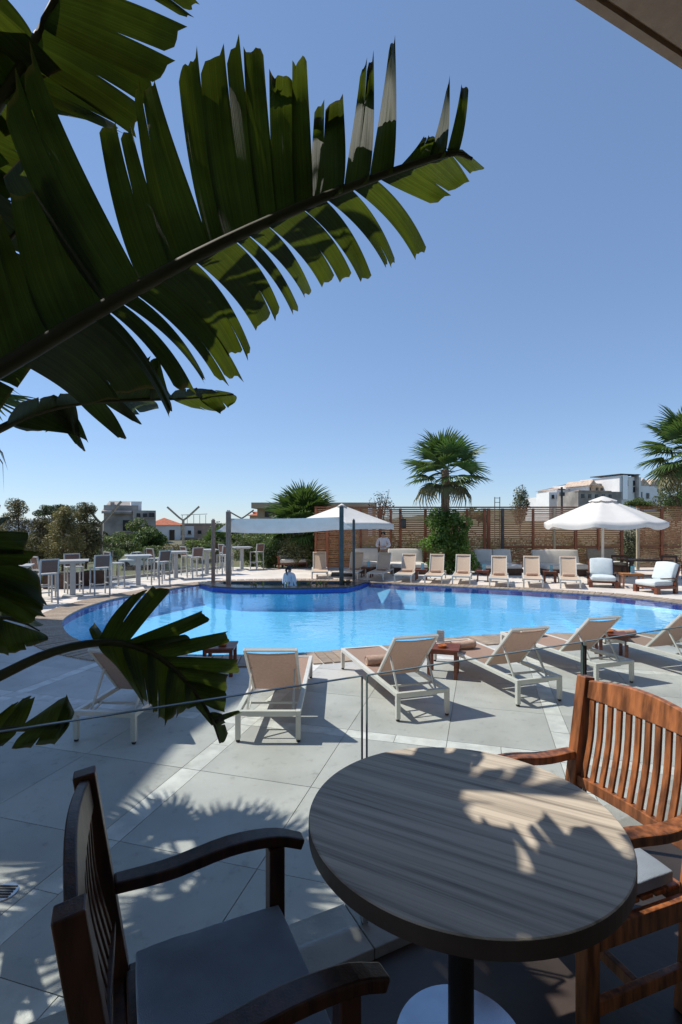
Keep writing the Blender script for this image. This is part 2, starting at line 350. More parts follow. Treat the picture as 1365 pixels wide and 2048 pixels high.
# ------------------------------------------------------------------ leaf-card foliage
def foliage(mb, clumps, n, size, flat=0.0, asp=.5):
    """leaf-sized faces spread through ellipsoid clumps: (centre, radii)"""
    vol = [c[1][0]*c[1][1]*c[1][2] for c in clumps]; tot = sum(v**.75 for v in vol)
    for (c, r), v in zip(clumps, vol):
        k = int(n*v**.75/tot)
        for _ in range(k):
            while True:
                d = Vector((random.uniform(-1,1), random.uniform(-1,1), random.uniform(-1,1)))
                if .05 < d.length < 1: break
            d = d.normalized()*(d.length**.45)
            p = Vector((c[0]+d.x*r[0], c[1]+d.y*r[1], c[2]+d.z*r[2]))
            nrm = (d*.7+Vector((random.gauss(0,.6), random.gauss(0,.6), random.gauss(0,.6)+.35+flat))).normalized()
            t = nrm.orthogonal().normalized(); t = Matrix.Rotation(random.uniform(0,6.28), 3, nrm) @ t; s2 = nrm.cross(t)
            L = size*random.uniform(.6,1.4); a = L*asp
            o = len(mb.v)
            mb.v += [tuple(p-t*L*.5), tuple(p+s2*a*.5+nrm*a*.1), tuple(p+t*L*.5), tuple(p-s2*a*.5+nrm*a*.1)]
            mb.f.append((o,o+1,o+2,o+3))
    return mb
def clumps_in(c, r, k, cr, rng=random):
    out = []
    for _ in range(k):
        while True:
            d = Vector((rng.uniform(-1,1), rng.uniform(-1,1), rng.uniform(-1,1)))
            if d.length < 1: break
        s = rng.uniform(.6,1.25)
        out.append(((c[0]+d.x*r[0]*.8, c[1]+d.y*r[1]*.8, c[2]+d.z*r[2]*.8), (cr[0]*s, cr[1]*s, cr[2]*s)))
    return out
def limbs(mb, base, top, ends, r0):
    base = Vector(base); top = Vector(top)
    mb.tube([base, base.lerp(top,.5)+Vector((r0*.4,0,0)), top], [r0, r0*.8, r0*.5], 7)
    for e in ends:
        s = base.lerp(top, random.uniform(.45,.98)); e = Vector(e)
        mb.tube([s, s.lerp(e,.5)+Vector((0,0,-.05*(e-s).length)), e], [r0*.38, r0*.25, r0*.08], 5)
    return mb

# ================================================================== SETTING
# ---- pool outline
POOL = [(6.3,9.27),(5.3,9.06),(3.8,9.12),(2.67,8.98),(1.7,8.67),(.97,8.3),(.14,7.95),(-.63,7.72),(-1.38,7.62),(-2.1,7.6),(-2.94,7.74),(-3.9,8.15),(-4.78,8.86),
        (-5.55,9.96),(-5.95,10.9),(-6.15,12.2),(-6.05,13.5),(-5.6,14.7),(-5.23,15.6),(-4.75,16.5),(-4.0,17.25),(-2.6,17.6),(-.9,17.65),(.4,17.45),(1.2,17.05),
        (1.94,16.65),(3.48,16.1),(4.89,15.5),(6.14,14.8),(7.3,14.1),(8.15,13.2),(8.7,12.3),(8.8,11.2),(8.3,10.2),(7.4,9.6)]
POOL = [Vector((x,y)) for x,y in POOL]
def closed_spline(P, per):
    n = len(P); out = []
    for i in range(n):
        p0,p1,p2,p3 = P[i-1],P[i],P[(i+1)%n],P[(i+2)%n]
        for k in range(per):
            u = k/per; out.append(.5*((2*p1)+(p2-p0)*u+(2*p0-5*p1+4*p2-p3)*u*u+(3*p1-p0-3*p2+p3)*u**3))
    return out
OUT = closed_spline(POOL, 6)                          # clockwise seen from above
area = sum(a.x*b.y-b.x*a.y for a,b in zip(OUT, OUT[1:]+OUT[:1]))
SGN = 1 if area > 0 else -1
def offset(P, d):
    n = len(P); out = []
    for i in range(n):
        t = (P[(i+1)%n]-P[i-1]).normalized(); nr = Vector((t.y,-t.x))*SGN
        out.append(P[i]+nr*d)
    return out
def inside(P, x, y):
    c = False; n = len(P); j = n-1
    for i in range(n):
        a, b = P[i], P[j]
        if (a.y > y) != (b.y > y) and x < (b.x-a.x)*(y-a.y)/(b.y-a.y)+a.x: c = not c
        j = i
    return c
MIDL = offset(OUT, .3); OUTER = offset(OUT, .6)
def terrace_y(x): return 1.97+.5*x                    # line of the glass balustrade
UA = Vector((.963,-.27)); VA = Vector((.27,.963))     # paving grid axes
ANG = math.atan2(UA.y, UA.x)

# ---- ground beyond the hotel
def gh(x, y):
    s = lambda t: 0 if t < 0 else (1 if t > 1 else t*t*(3-2*t))
    h = -2.6 + 2.2*s((y-30)/35) + 2.6*s((y-70)/120)
    h += 4.6*s((x-22)/24)*s((y-40)/40)
    h += .5*noise.noise(Vector((x*.06, y*.06, 0)))*s((y-24)/10)
    return h
g = MB(); xs = [-900,-500,-250]+[i*6 for i in range(-20,26)]+[220,400,700,1100]; ys = [-60,-20,0,12]+[18+i*4 for i in range(40)]+[220,320,500,900,1600]
g.grid([[(x,y,gh(x,y)) for x in xs] for y in ys])
tag(g.build('ground', M_earth, smooth=True), kind='structure')

# ---- pool basin
DEP = -.62; WL = -.018
b = MB(); n = len(OUT)
for ring_z, P in ((0.0,OUT),(-.17,OUT)): b.v += [(p.x,p.y,ring_z) for p in P]
for i in range(n): j = (i+1)%n; b.f.append((i,j,n+j,n+i))
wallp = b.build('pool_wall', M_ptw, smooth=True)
b = MB(); inn = offset(OUT, -.3)
for z, P in ((-.17,OUT),(DEP,inn)): b.v += [(p.x,p.y,z) for p in P]
for i in range(n): j = (i+1)%n; b.f.append((i,j,n+j,n+i))
b.f.append(tuple(n+i for i in (range(n) if SGN > 0 else reversed(range(n)))))
pool = empty('swimming_pool', (0,0,0)); tag(pool, kind='structure')
wallp.parent = pool
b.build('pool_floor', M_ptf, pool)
for k in range(3):                                    # entry steps at the right-hand end
    c = Vector((8.0,12.0)); rr = 3.2-.75*k; st = MB()
    arc = [c+Vector((math.cos(R(a)), math.sin(R(a))))*rr for a in range(120,262,8)]
    arc2 = [p for p in arc if inside(OUT, p.x, p.y)]
    pts = arc2+[Vector((8.2,10.6)), Vector((8.55,11.8)), Vector((8.0,13.2))]
    st.prism(pts, DEP-.02, -.50+.13*k); st.build('pool_step', M_ptf, pool)
wm = MB(); wm.v = [(p.x,p.y,WL) for p in OUT]; wm.f = [tuple(range(n)) if SGN > 0 else tuple(reversed(range(n)))]
wo_ = wm.build('water', M_water); tag(wo_, kind='structure')

# ---- timber planks round the pool
plen = [0]
for i in range(n): plen.append(plen[-1]+(OUT[(i+1)%n]-OUT[i]).length)
NPL = 292; step = plen[-1]/NPL
pm = MB().box((0,.31,0), (step*.93,.64,.03)); timber = empty('pool_surround', (0,0,0)); tag(timber, kind='structure')
plank0 = None; k = 0
for i in range(NPL):
    s = (i+.5)*step
    while plen[k+1] < s: k += 1
    a, c = OUT[k], OUT[(k+1)%n]; t = (s-plen[k])/(plen[k+1]-plen[k]); p = a.lerp(c,t); tg = (OUT[(k+2)%n].lerp(c,1-t)-OUT[k-1].lerp(a,1-t)).normalized()
    nr = Vector((tg.y,-tg.x))*SGN
    if plank0 is None: o = plank0 = pm.build('plank', M_plank, timber)
    else: o = plank0.copy(); COL.objects.link(o)
    o.location = (p.x-nr.x*.02, p.y-nr.y*.02, .002+random.uniform(0,.004)); o.rotation_euler = (0,0,math.atan2(nr.y,nr.x)-math.pi/2)

# ---- paving on the near side: slabs and pale bands on a dark bed
def cellsheet(mb, x0, y0, x1, y1, d, z, keep):
    nx = int((x1-x0)/d); ny = int((y1-y0)/d); dx = (x1-x0)/nx; dy = (y1-y0)/ny; idx = {}
    def vid(i,j):
        if (i,j) not in idx: idx[(i,j)] = len(mb.v); mb.v.append((x0+i*dx, y0+j*dy, z))
        return idx[(i,j)]
    for i in range(nx):
        for j in range(ny):
            if keep(x0+(i+.5)*dx, y0+(j+.5)*dy): mb.f.append((vid(i,j),vid(i+1,j),vid(i+1,j+1),vid(i,j+1)))
    return mb
YSPLIT = 10.6
def left_ok(x, y): return y < 12.6 or x > -11.3+(y-12.6)*.575
kb = lambda x,y: not inside(MIDL,x,y)
mb = cellsheet(MB(), -17, -7, 17, YSPLIT, .2, -.02, kb); tag(mb.build('paving_bed', M_bed), kind='structure')
mb = cellsheet(MB(), -14, YSPLIT, 21, 23.4, .15, -.002, lambda x,y: kb(x,y) and left_ok(x,y)); tag(mb.build('pool_deck', M_far), kind='structure')
ek = MB(); ek.hexa([(-11.3,12.6,-2.5),(-5.1,23.4,-2.5),(-5.2,23.4,-2.5),(-11.4,12.6,-2.5),(-11.3,12.6,-.02),(-5.1,23.4,-.02),(-5.2,23.4,-.02),(-11.4,12.6,-.02)])
tag(ek.build('deck_retaining_wall', M_conc), kind='structure')
paving = empty('paving', (0,0,0)); tag(paving, kind='structure')
BW, SL, U0, V0 = .17, .945, -2.37, 4.565; PER = BW+3*SL
def seg(base, k0, k1):
    out = []
    for k in range(k0,k1):
        a = base+k*PER; out.append((a,a+BW,True))
        for j in range(3): out.append((a+BW+j*SL, a+BW+(j+1)*SL, False))
    return out
us = seg(U0,-5,5); vs_ = seg(V0,-2,5); protos = {}; GAP = .005
for ua,ub,bu in us:
    for va,vb,bv in vs_:
        pieces = [(ua,ub,va,vb)]
        band = bu or bv
        if bu and not bv and (vb-va) > .5: pieces = [(ua,ub,va,(va+vb)/2),(ua,ub,(va+vb)/2,vb)]
        if bv and not bu and (ub-ua) > .5: pieces = [(ua,(ua+ub)/2,va,vb),((ua+ub)/2,ub,va,vb)]
        for (a0,a1,b0,b1) in pieces:
            c = UA*((a0+a1)/2)+VA*((b0+b1)/2)
            if c.y > YSPLIT+.3 or c.y < 1.2 or c.x < -.75*c.y-1.2 or c.x > .72*c.y+1.2: continue
            if c.y < terrace_y(c.x)-.55: continue
            cs = [UA*x+VA*y for x in (a0,a1) for y in (b0,b1)]
            w_, h_ = a1-a0-GAP, b1-b0-GAP
            ins = [inside(MIDL,q.x,q.y) for q in cs]+[inside(MIDL,c.x,c.y)]
            near = any(inside(OUTER,q.x,q.y) for q in cs)
            if all(ins): continue
            if not near and not any(ins):
                key = (round(w_,3), round(h_,3), band)
                if key not in protos:
                    o = MB().box((0,0,-.01),(w_,h_,.02)).build('paving_band_stone' if band else 'paving_slab', M_band if band else M_slab, paving); protos[key] = o
                else: o = protos[key].copy(); COL.objects.link(o)
            else:
                q = MB(); rot = lambda x,y: c+UA*x+VA*y
                cellsheet(q, -w_/2,-h_/2,w_/2,h_/2, .06 if not band else .055, 0, lambda x,y: not inside(MIDL, rot(x,y).x, rot(x,y).y))
                if not q.f: continue
                o = q.build('paving_band_stone' if band else 'paving_slab', M_band if band else M_slab, paving)
            o.location = (c.x,c.y,random.uniform(-.0008,.0008)); o.rotation_euler = (0,0,ANG)

# ---- terrace with curb, floor, roof slab and the hotel behind the camera
D2 = Vector((1,.5,0)).normalized(); N2 = Vector((-.5,1,0)).normalized(); T0 = Vector((0,1.97,0))
def tp(s, d, z): p = T0+D2*s+N2*d; return Vector((p.x,p.y,z))
FLZ, CBZ = .36, .40
mb = MB(); mb.hexa([tp(-9,-9,-.3),tp(9,-9,-.3),tp(9,-.125,-.3),tp(-9,-.125,-.3),tp(-9,-9,FLZ),tp(9,-9,FLZ),tp(9,-.125,FLZ),tp(-9,-.125,FLZ)])
tag(mb.build('terrace_floor', M_tfloor), kind='structure')
curb = empty('terrace_curb', (0,0,0)); tag(curb, kind='structure')
for k in range(-12,14):
    a, e = k*.5+.08+.002, k*.5+.58-.002
    mb = MB(); mb.hexa([tp(a,-.123,-.3),tp(e,-.123,-.3),tp(e,.13,-.3),tp(a,.13,-.3),tp(a,-.123,CBZ),tp(e,-.123,CBZ),tp(e,.13,CBZ),tp(a,.13,CBZ)])
    mb.build('curb_stone', M_curb, curb, bevel=.004)
RZ = 5.0; RT0 = Vector((0,2.235,0)); RD = Vector((1,.482,0)).normalized(); RN = Vector((-.482,1,0)).normalized()
def rp_(s,d,z): p = RT0+RD*s+RN*d; return Vector((p.x,p.y,z))
def rbox(mb, d0, d1, z0, z1, s0=-9, s1=12): return mb.hexa([rp_(s0,d0,z0),rp_(s1,d0,z0),rp_(s1,d1,z0),rp_(s0,d1,z0),rp_(s0,d0,z1),rp_(s1,d0,z1),rp_(s1,d1,z1),rp_(s0,d1,z1)])
hotel = empty('hotel_building', (0,-4,FLZ), 0, 'hotel facade with deep plaster roof slab over the terrace', 'building'); hotel.location = (0,0,0)
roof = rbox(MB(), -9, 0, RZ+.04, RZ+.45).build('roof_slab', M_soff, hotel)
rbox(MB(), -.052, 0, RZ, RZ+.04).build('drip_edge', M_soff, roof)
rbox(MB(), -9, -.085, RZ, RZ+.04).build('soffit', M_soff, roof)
rbox(MB(), -8.6, -8.3, FLZ, RZ).build('wall', M_wallp, hotel)
for k in range(5): rbox(MB(), -8.31, -8.27, FLZ, FLZ+2.4, -8+k*3.4, -6+k*3.4).build('window', M_win, hotel)

# tall block added unseen at the left to shade the deck and pool
wing = empty('added_shade_block', (-14,8,0), 0, 'tall unseen plaster block added to shade the pool deck', 'building'); wing.location = (0,0,0)
WP = [(-10.0,5.3),(-9.9,7.0),(-8.75,10.6),(-10.4,11.7),(-17,11.0),(-17,5.3)]
MB().prism(WP, -.3, 12).build('wall', M_wallp, wing)
MB().prism([(x*1.0,y) for x,y in WP], 12.02, 12.06).build('roof', M_conc, wing)
for fl in range(4):
    a = Vector((-9.9,7.0)); c = Vector((-8.75,10.6)); d = (c-a).normalized(); nn = Vector((d.y,-d.x))
    for k in range(2):
        s = .6+k*1.6; p0 = a+d*s; p1 = a+d*(s+1.0); z0 = .4+fl*2.9
        mb = MB(); q = [p0-nn*.05,p1-nn*.05,p1+nn*.03,p0+nn*.03]
        mb.hexa([(v.x,v.y,z0) for v in q]+[(v.x,v.y,z0+2.0) for v in q]); mb.build('window', M_win, wing)

# ================================================================== NEAR OBJECTS
# ---- glass balustrade
bal = empty('glass_balustrade', tp(0,0,CBZ), math.atan2(.5,1), 'frameless glass balustrade along the stone terrace curb', 'balustrade')
GH = .99
joints = [-3.78,-2.485,-1.19,.105,1.40,2.695]                    # along the curb
for i in range(len(joints)-1):
    a, e = joints[i]+.012, joints[i+1]-.012
    gp = MB().box(((a+e)/2,0,GH/2+.005),(e-a,.012,GH-.01)).build('glass_panel', M_glass, bal)
    MB().box(((a+e)/2,0,GH+.0025),(e-a,.0125,.003)).build('polished_edge', M_gedge, gp)
    for x in (a-.0012,e+.0012): MB().box((x,0,GH/2),(.0024,.0125,GH)).build('polished_edge', M_gedge, gp)
for i, x in enumerate(joints):
    if i == 4:
        MB().box((x,0,GH/2),(.016,.024,GH-.03)).build('post', M_gpost, bal)
    for zz in (.03,.12): MB().box((x,0,zz),(.03,.03,.035)).build('clamp', M_steel, bal, bevel=.003)

# ---- round table
TX, TY, TZ, TR = .34, 1.425, 1.178, .431
tab = empty('round_table', (TX,TY,FLZ), 0, 'round bistro table with grey oak top between two teak armchairs', 'table')
h = TZ-FLZ
top = MB().lathe([(TR-.003,h-.034),(TR-.001,h-.002),(TR-.004,h)], 96).build('table_top', M_ttop, tab, smooth=False)
top.rotation_euler = (0,0,R(-29))
MB().lathe([(TR-.02,h-.046),(TR,h-.044),(TR,h-.004),(TR-.0008,h-.0035)], 96).build('edge_band', M_tedge, top)
MB().lathe([(.036,.165),(.036,h-.05)], 28).build('column', M_column, tab, smooth=False)
MB().lathe([(.12,h-.06),(.12,h-.047)], 28).build('mounting_plate', M_column, tab)
MB().lathe([(.19,0),(.19,.16),(.184,.168),(.04,.17)], 64).build('base', M_lsteel, tab)

# ---- teak armchairs
def make_chair(label, wood):
    c = empty('armchair', (0,0,0), 0, label, 'chair', None)
    Wd = .585; dep = .455; sh = .40; lean = .085; bh = .965; ah = .655
    hw = Wd/2-.026
    def yb(z): return 0 if z < sh else -(z-sh)/(bh-sh)*lean
    for s in (-1,1):
        mb = MB(); mb.sweep([(s*hw,.03,0),(s*hw,.006,.2),(s*hw,0,sh),(s*hw,yb(.62),.62),(s*hw,yb(bh),bh)], .05, .055, up=(0,1,0)); mb.build('rear_leg', wood, c, bevel=.004)
        MB().beam((s*hw,dep,0),(s*hw,dep,ah-.032),.05,.05).build('front_leg', wood, c, bevel=.004)
        MB().beam((s*hw,.028,sh-.045),(s*hw,dep-.025,sh-.045),.03,.07).build('side_rail', wood, c, bevel=.003)
        MB().beam((s*hw,.03,.14),(s*hw,dep-.025,.14),.024,.045).build('stretcher', wood, c, bevel=.003)
        pts = catmull([(s*(hw+.004),yb(ah)+.028,ah-.02),(s*(hw+.012),.14,ah-.025),(s*(hw+.014),.31,ah-.005),(s*(hw+.01),.45,ah-.012),(s*(hw+.004),.545,ah-.045)],14)
        MB().sweep(pts, lambda t: .052+.012*math.sin(math.pi*min(1,t*1.1)), .034).build('armrest', wood, c, bevel=.006)
    MB().beam((-hw+.025,dep,sh-.045),(hw-.025,dep,sh-.045),.03,.07).build('front_rail', wood, c, bevel=.003)
    MB().beam((-hw+.025,0,sh-.045),(hw-.025,0,sh-.045),.03,.07).build('back_seat_rail', wood, c, bevel=.003)
    MB().beam((-hw+.012,.24,.14),(hw-.012,.24,.14),.024,.04).build('cross_stretcher', wood, c, bevel=.003)
    for k in range(7):
        y = .045+k*.061; MB().box((0,y,sh-.002),(2*hw-.055,.05,.016)).build('seat_slat', wood, c, bevel=.003)
    # curved top rail with a crest
    nn = 14; mb = MB(); rows = []
    for i in range(nn+1):
        t = i/nn; x = -hw+.024+(2*hw-.048)*t; cr = math.sin(math.pi*t); dy = -.010*cr; zt = bh-.012+.028*cr; zb = bh-.085
        rows.append([(x,yb(zb)+dy-.013,zb),(x,yb(zb)+dy+.013,zb),(x,yb(zt)+dy+.013,zt),(x,yb(zt)+dy-.013,zt)])
    o0 = 0
    for r_ in rows: mb.v += r_
    for i in range(nn):
        for k in range(4): a = i*4+k; b2 = i*4+(k+1)%4; mb.f.append((b2,a,a+4,b2+4))
    mb.f.append((0,1,2,3)); e = nn*4; mb.f.append((e+3,e+2,e+1,e)); mb.build('top_rail', wood, c, bevel=.004)
    zl = sh+.13; MB().sweep([(-hw+.024,yb(zl),zl),(0,yb(zl)-.012,zl),(hw-.024,yb(zl),zl)], .028, .045).build('lower_rail', wood, c, bevel=.003)
    ns = 11
    for k in range(ns):
        t = (k+.5)/ns; x = -hw+.03+(2*hw-.06)*t; cr = math.sin(math.pi*t)
        p0 = Vector((x,yb(zl)-.012*cr,zl+.02)); p2 = Vector((x,yb(bh-.09)-.010*cr,bh-.083)); pm_ = p0.lerp(p2,.5)+Vector((0,-.012,0))
        MB().sweep(catmull([p0,pm_,p2],6), .024, .013, up=(0,1,0)).build('back_slat', wood, c, bevel=.002)
    return c
def chair_cushion(label):
    rows = []; nx, ny = 14, 14; w_, d_ = .48, .42
    def sup(u): return math.copysign(abs(u)**.35, u)
    mb = MB(); bm = bmesh.new(); bmesh.ops.create_cube(bm, size=1); bmesh.ops.subdivide_edges(bm, edges=bm.edges[:], cuts=7, use_grid_fill=True)
    for v in bm.verts:
        x, y, z = v.co; ed = max(abs(x),abs(y))*2
        t = .058-.018*max(0,(ed-.55)/.45)**2
        v.co = (x*w_*(1-.02*(2*abs(y))**4), y*d_*(1-.02*(2*abs(x))**4), z*t+.004*noise.noise(Vector((x*5,y*5,2)))*(z>0))
    me = bpy.data.meshes.new('seat_cushion'); bm.to_mesh(me); bm.free(); me.materials.append(M_ccush)
    me.polygons.foreach_set('use_smooth',[True]*len(me.polygons))
    o = bpy.data.objects.new('seat_cushion', me); COL.objects.link(o)
    b_ = o.modifiers.new('b','BEVEL'); b_.width = .012; b_.segments = 3; b_.limit_method = 'ANGLE'; b_.angle_limit = R(50)
    return tag(o, label, 'cushion', 'cushions on the teak armchairs')
def put_chair(pos, th, label, wood, clabel):
    c = make_chair(label, wood); c['group'] = 'teak armchairs at the round table'; c.location = (pos[0],pos[1],FLZ); c.rotation_euler = (0,0,th-math.pi/2)
    q = chair_cushion(clabel); d = Vector((math.cos(th),math.sin(th))); q.location = (pos[0]+d.x*.25,pos[1]+d.y*.25,FLZ+.40+.036); q.rotation_euler = (0,0,th-math.pi/2)
put_chair((-.512,1.163), .428, 'teak armchair with its back away from the glass balustrade, in shade', M_dark_shaded_teak, 'blue grey seat cushion on the shaded teak armchair')  # this chair's shade is put into its darker wood colour
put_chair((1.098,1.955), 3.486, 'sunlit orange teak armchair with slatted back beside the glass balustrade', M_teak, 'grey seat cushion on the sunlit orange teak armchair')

# ---- floor drain
p = G(8,1786); dr = empty('floor_drain', (p.x,p.y,.001), 0, 'small round drain grate set in the shaded paving', 'drain')
MB().lathe([(.07,0),(.07,.006),(.062,.007)],24).build('ring', M_steel, dr)
for k in range(5): MB().box((0,-.04+k*.02,.009),(.1,.008,.004)).build('bar', M_black, dr)

# ---- sun loungers
def make_lounger(name, sling, label, backang):
    c = empty(name, (0,0,0), 0, label, 'sun lounger')
    Wd, L, hz, t = .60, 1.95, .285, .045; hw = Wd/2-t/2
    for s in (-1,1):
        MB().beam((s*hw,-.0,hz-t/2),(s*hw,L,hz-t/2),t,t).build('side_rail', M_alu, c, bevel=.004)
        for y in (t/2,L-t/2):
            lg = MB().beam((s*hw,y,.02),(s*hw,y,hz-t),t,t).build('leg', M_alu, c, bevel=.004)
            MB().lathe([(.018,0),(.02,.006),(.02,.02)],10,(s*hw,y,0)).build('foot', M_black, lg)
    for y in (t/2,L-t/2): MB().beam((-hw+t/2,y,hz-t/2),(hw-t/2,y,hz-t/2),t,t).build('end_rail', M_alu, c, bevel=.004)
    MB().beam((-hw+t/2,.34,hz-.04),(hw-t/2,.34,hz-.04),.025,.02).build('cross_bar', M_alu, c)
    hy = .68; sw = Wd-2*t-.02
    mb = MB(); rows = []
    for i in range(13):
        u = i/12; y = hy+.02+(L-.04-hy-.02)*u
        rows.append([(-sw/2-.012+(sw+.024)*j/6, y, hz-.004-.012*math.sin(math.pi*j/6)) for j in range(7)])
    mb.grid(rows); mb.build('seat_sling', sling, c, smooth=True)
    # raised backrest
    a = backang; bl = .74; ca, sa = math.cos(a), math.sin(a)
    def B(x,u,off=0): return Vector((x, hy-u*ca-off*sa, hz-.01+u*sa-off*ca))
    for s in (-1,1): MB().beam(B(s*(sw/2),0),B(s*(sw/2),bl),.026,.03,up=(0,sa,ca)).build('backrest_rail', M_alu, c, bevel=.003)
    MB().beam(B(-sw/2+.013,bl-.013),B(sw/2-.013,bl-.013),.026,.026,up=(0,sa,ca)).build('backrest_top', M_alu, c, bevel=.003)
    rows = []
    for i in range(11):
        u = .0+(bl-.045)*i/10
        rows.append([B(-sw/2+.01+(sw-.02)*j/6, u, .006+.014*math.sin(math.pi*j/6)*(.4+.6*i/10)) for j in range(7)])
    MB().grid(rows).build('backrest_sling', sling, c, smooth=True)
    # sling hem wrapped over the top of the frame, then prop struts
    MB().beam(B(-sw/2+.01,bl-.03,-.012),B(sw/2-.01,bl-.03,-.012),.05,.01,up=(0,sa,ca)).build('sling_hem', sling, c)
    for s in (-1,1):
        MB().beam(B(s*(sw/2-.03),.42,.02),(s*(sw/2-.03),.13,hz-.09),.018,.018).build('prop', M_alu, c)
        MB().beam((s*(sw/2-.03),.34,hz-.03),(s*(sw/2-.03),.13,hz-.09),.014,.014).build('ratchet', M_alu, c)
    MB().beam((-sw/2+.03,.13,hz-.09),(sw/2-.03,.13,hz-.09),.016,.016).build('prop_bar', M_alu, c)
    return c
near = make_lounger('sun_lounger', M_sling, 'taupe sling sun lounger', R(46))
GR1 = 'sun loungers on the near side of the pool'
near_spots = [  # near-left leg, axis, label
 ((-2.44,4.63),(.10,.995),'taupe sun lounger standing in the shade behind the drooping banana leaf',None),
 ((-.95,4.62),(.0,1),'taupe sun lounger beside the timber surround, with no towel and no table next to it',None),
 ((.575,5.10),(-.29,.957),'taupe sun lounger with rolled towel, next to the table with the menu stand',None),
 ((1.94,5.52),(-.30,.954),'taupe sun lounger with rolled towel, between two small red brown tables',None),
 ((3.13,6.17),(-.30,.954),'taupe sun lounger behind the sunlit teak armchair, beside the table with the ashtray',None),
 ((4.45,6.42),(-.30,.954),'taupe sun lounger past the ashtray table, farthest from the banana leaf',None)]
NEARL = []
for i,(pl,ax,lab,_) in enumerate(near_spots):
    ax = Vector(ax).normalized(); rz = math.atan2(ax.y,ax.x)-math.pi/2; r_ = Vector((ax.y,-ax.x))
    o = Vector(pl)+r_*.28-ax*.02
    NEARL.append((o,ax,r_)); place(near, i==0, (o.x,o.y,.003), rz, lab, GR1)
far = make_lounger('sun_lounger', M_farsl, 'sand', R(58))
GR2 = 'sun loungers along the far side of the pool'
far_spots = [(-.76,18.1,-.05,.0),(.31,17.96,.2,.0),(1.2,17.65,.29,0),(2.09,17.05,.27,0),(3.07,16.75,.27,0),(3.94,16.5,.28,0),(4.97,15.84,.31,0),(6.0,15.7,.33,0),(7.07,15.5,.38,0)]
far_lab = ['sand sun lounger by the low red table, without a towel','sand sun lounger directly behind the two steel sail posts',
 'sand sun lounger beside the steel sail posts, right of the small table','sand sun lounger in front of the half shaded daybed','sand sun lounger at the foot of the ivy covered palm, nearer the daybed',
 'sand sun lounger at the foot of the ivy covered palm, beside the small table','sand sun lounger in front of the daybed with two grey backs','sand sun lounger between the two dark side tables','sand sun lounger next to the pale blue armchair']
FARL = []
for i,(x,y,a,_) in enumerate(far_spots):
    # foot end towards the pool: local +Y points to the camera
    ax = Vector((math.sin(a),math.cos(a))); head = Vector((x,y))+ax*1.95
    rz = math.atan2(-ax.y,-ax.x)-math.pi/2
    FARL.append((head,-ax)); place(far, i==0, (head.x,head.y,.003), rz, far_lab[i], GR2)

# ---- rolled towels
def make_towel(label):
    L_, r_ = .36, .062; mb = MB(); pts = []
    n_ = 18; m_ = 16; rows = []
    for i in range(n_+1):
        t = i/n_; x = -L_/2+L_*t; e = min(t,1-t)*n_; k = 1 if e > 1 else .90+.10*e
        ring = []
        for j in range(m_):
            a = 2*math.pi*j/m_; rr = r_*k*(1+.04*math.sin(2*a+t*3)+.02*math.sin(5*a+9*t)+(.05 if j == 3 else 0)); ring.append((x, rr*math.cos(a), r_*.96+rr*.92*math.sin(a)))
        rows.append(ring)
    o0 = 0
    for rg in rows: mb.v += rg
    for i in range(n_):
        for j in range(m_): a = i*m_+j; b2 = i*m_+(j+1)%m_; mb.f.append((a,b2,b2+m_,a+m_))
    for i, sg in ((0,-1),(n_,1)):                     # spiral end faces, pushed in
        base = i*m_; inner = len(mb.v)
        for j in range(m_): v = rows[i][j]; mb.v.append((v[0]-sg*.010, v[1]*.72, (v[2]-r_*.96)*.72+r_*.96))
        inn2 = len(mb.v)
        for j in range(m_): v = rows[i][j]; mb.v.append((v[0]+sg*.002, v[1]*.45, (v[2]-r_*.96)*.45+r_*.96))
        for j in range(m_):
            k = (j+1)%m_; mb.f.append((base+j,base+k,inner+k,inner+j)); mb.f.append((inner+j,inner+k,inn2+k,inn2+j))
        mb.f.append(tuple(inn2+j for j in range(m_)))
    o = mb.build('rolled_towel', M_towel, None, smooth=True); return tag(o, label, 'towel')
tw = make_towel('t'); first = True
for i,lab,sx,sy in ((2,'rolled beige towel on the lounger beside the menu stand table',-.06,1.08),(3,'rolled beige towel on the lounger between two small tables',-.10,1.45),(4,'rolled beige towel half hidden behind the lounger behind the teak armchair',-.02,1.55),(5,'rolled beige towel on the lounger past the ashtray table',-.02,1.25)):
    o,ax,r_ = NEARL[i]; p = o+ax*sy+r_*sx
    t_ = tw if first else copy_tree(tw); first = False
    t_.location = (p.x,p.y,.275); t_.rotation_euler = (0,0,math.atan2(r_.y,r_.x)+random.uniform(-.1,.1)); tag(t_, lab, None, 'towels on the near loungers')
for i in range(1,9):
    hd, ax = FARL[i]; p = hd+ax*.86; r_ = Vector((ax.y,-ax.x))
    t_ = copy_tree(tw); t_.location = (p.x,p.y,.275); t_.rotation_euler = (0,0,math.atan2(r_.y,r_.x)+random.uniform(-.06,.06))
    tag(t_, 'towel rolled on the '+far_lab[i].split(',')[0] if i not in (4,5) else 'rolled beige towel at the ivy covered palm, on the lounger '+('nearer the daybed' if i == 4 else 'beside the small table'), None, 'towels on the far loungers')

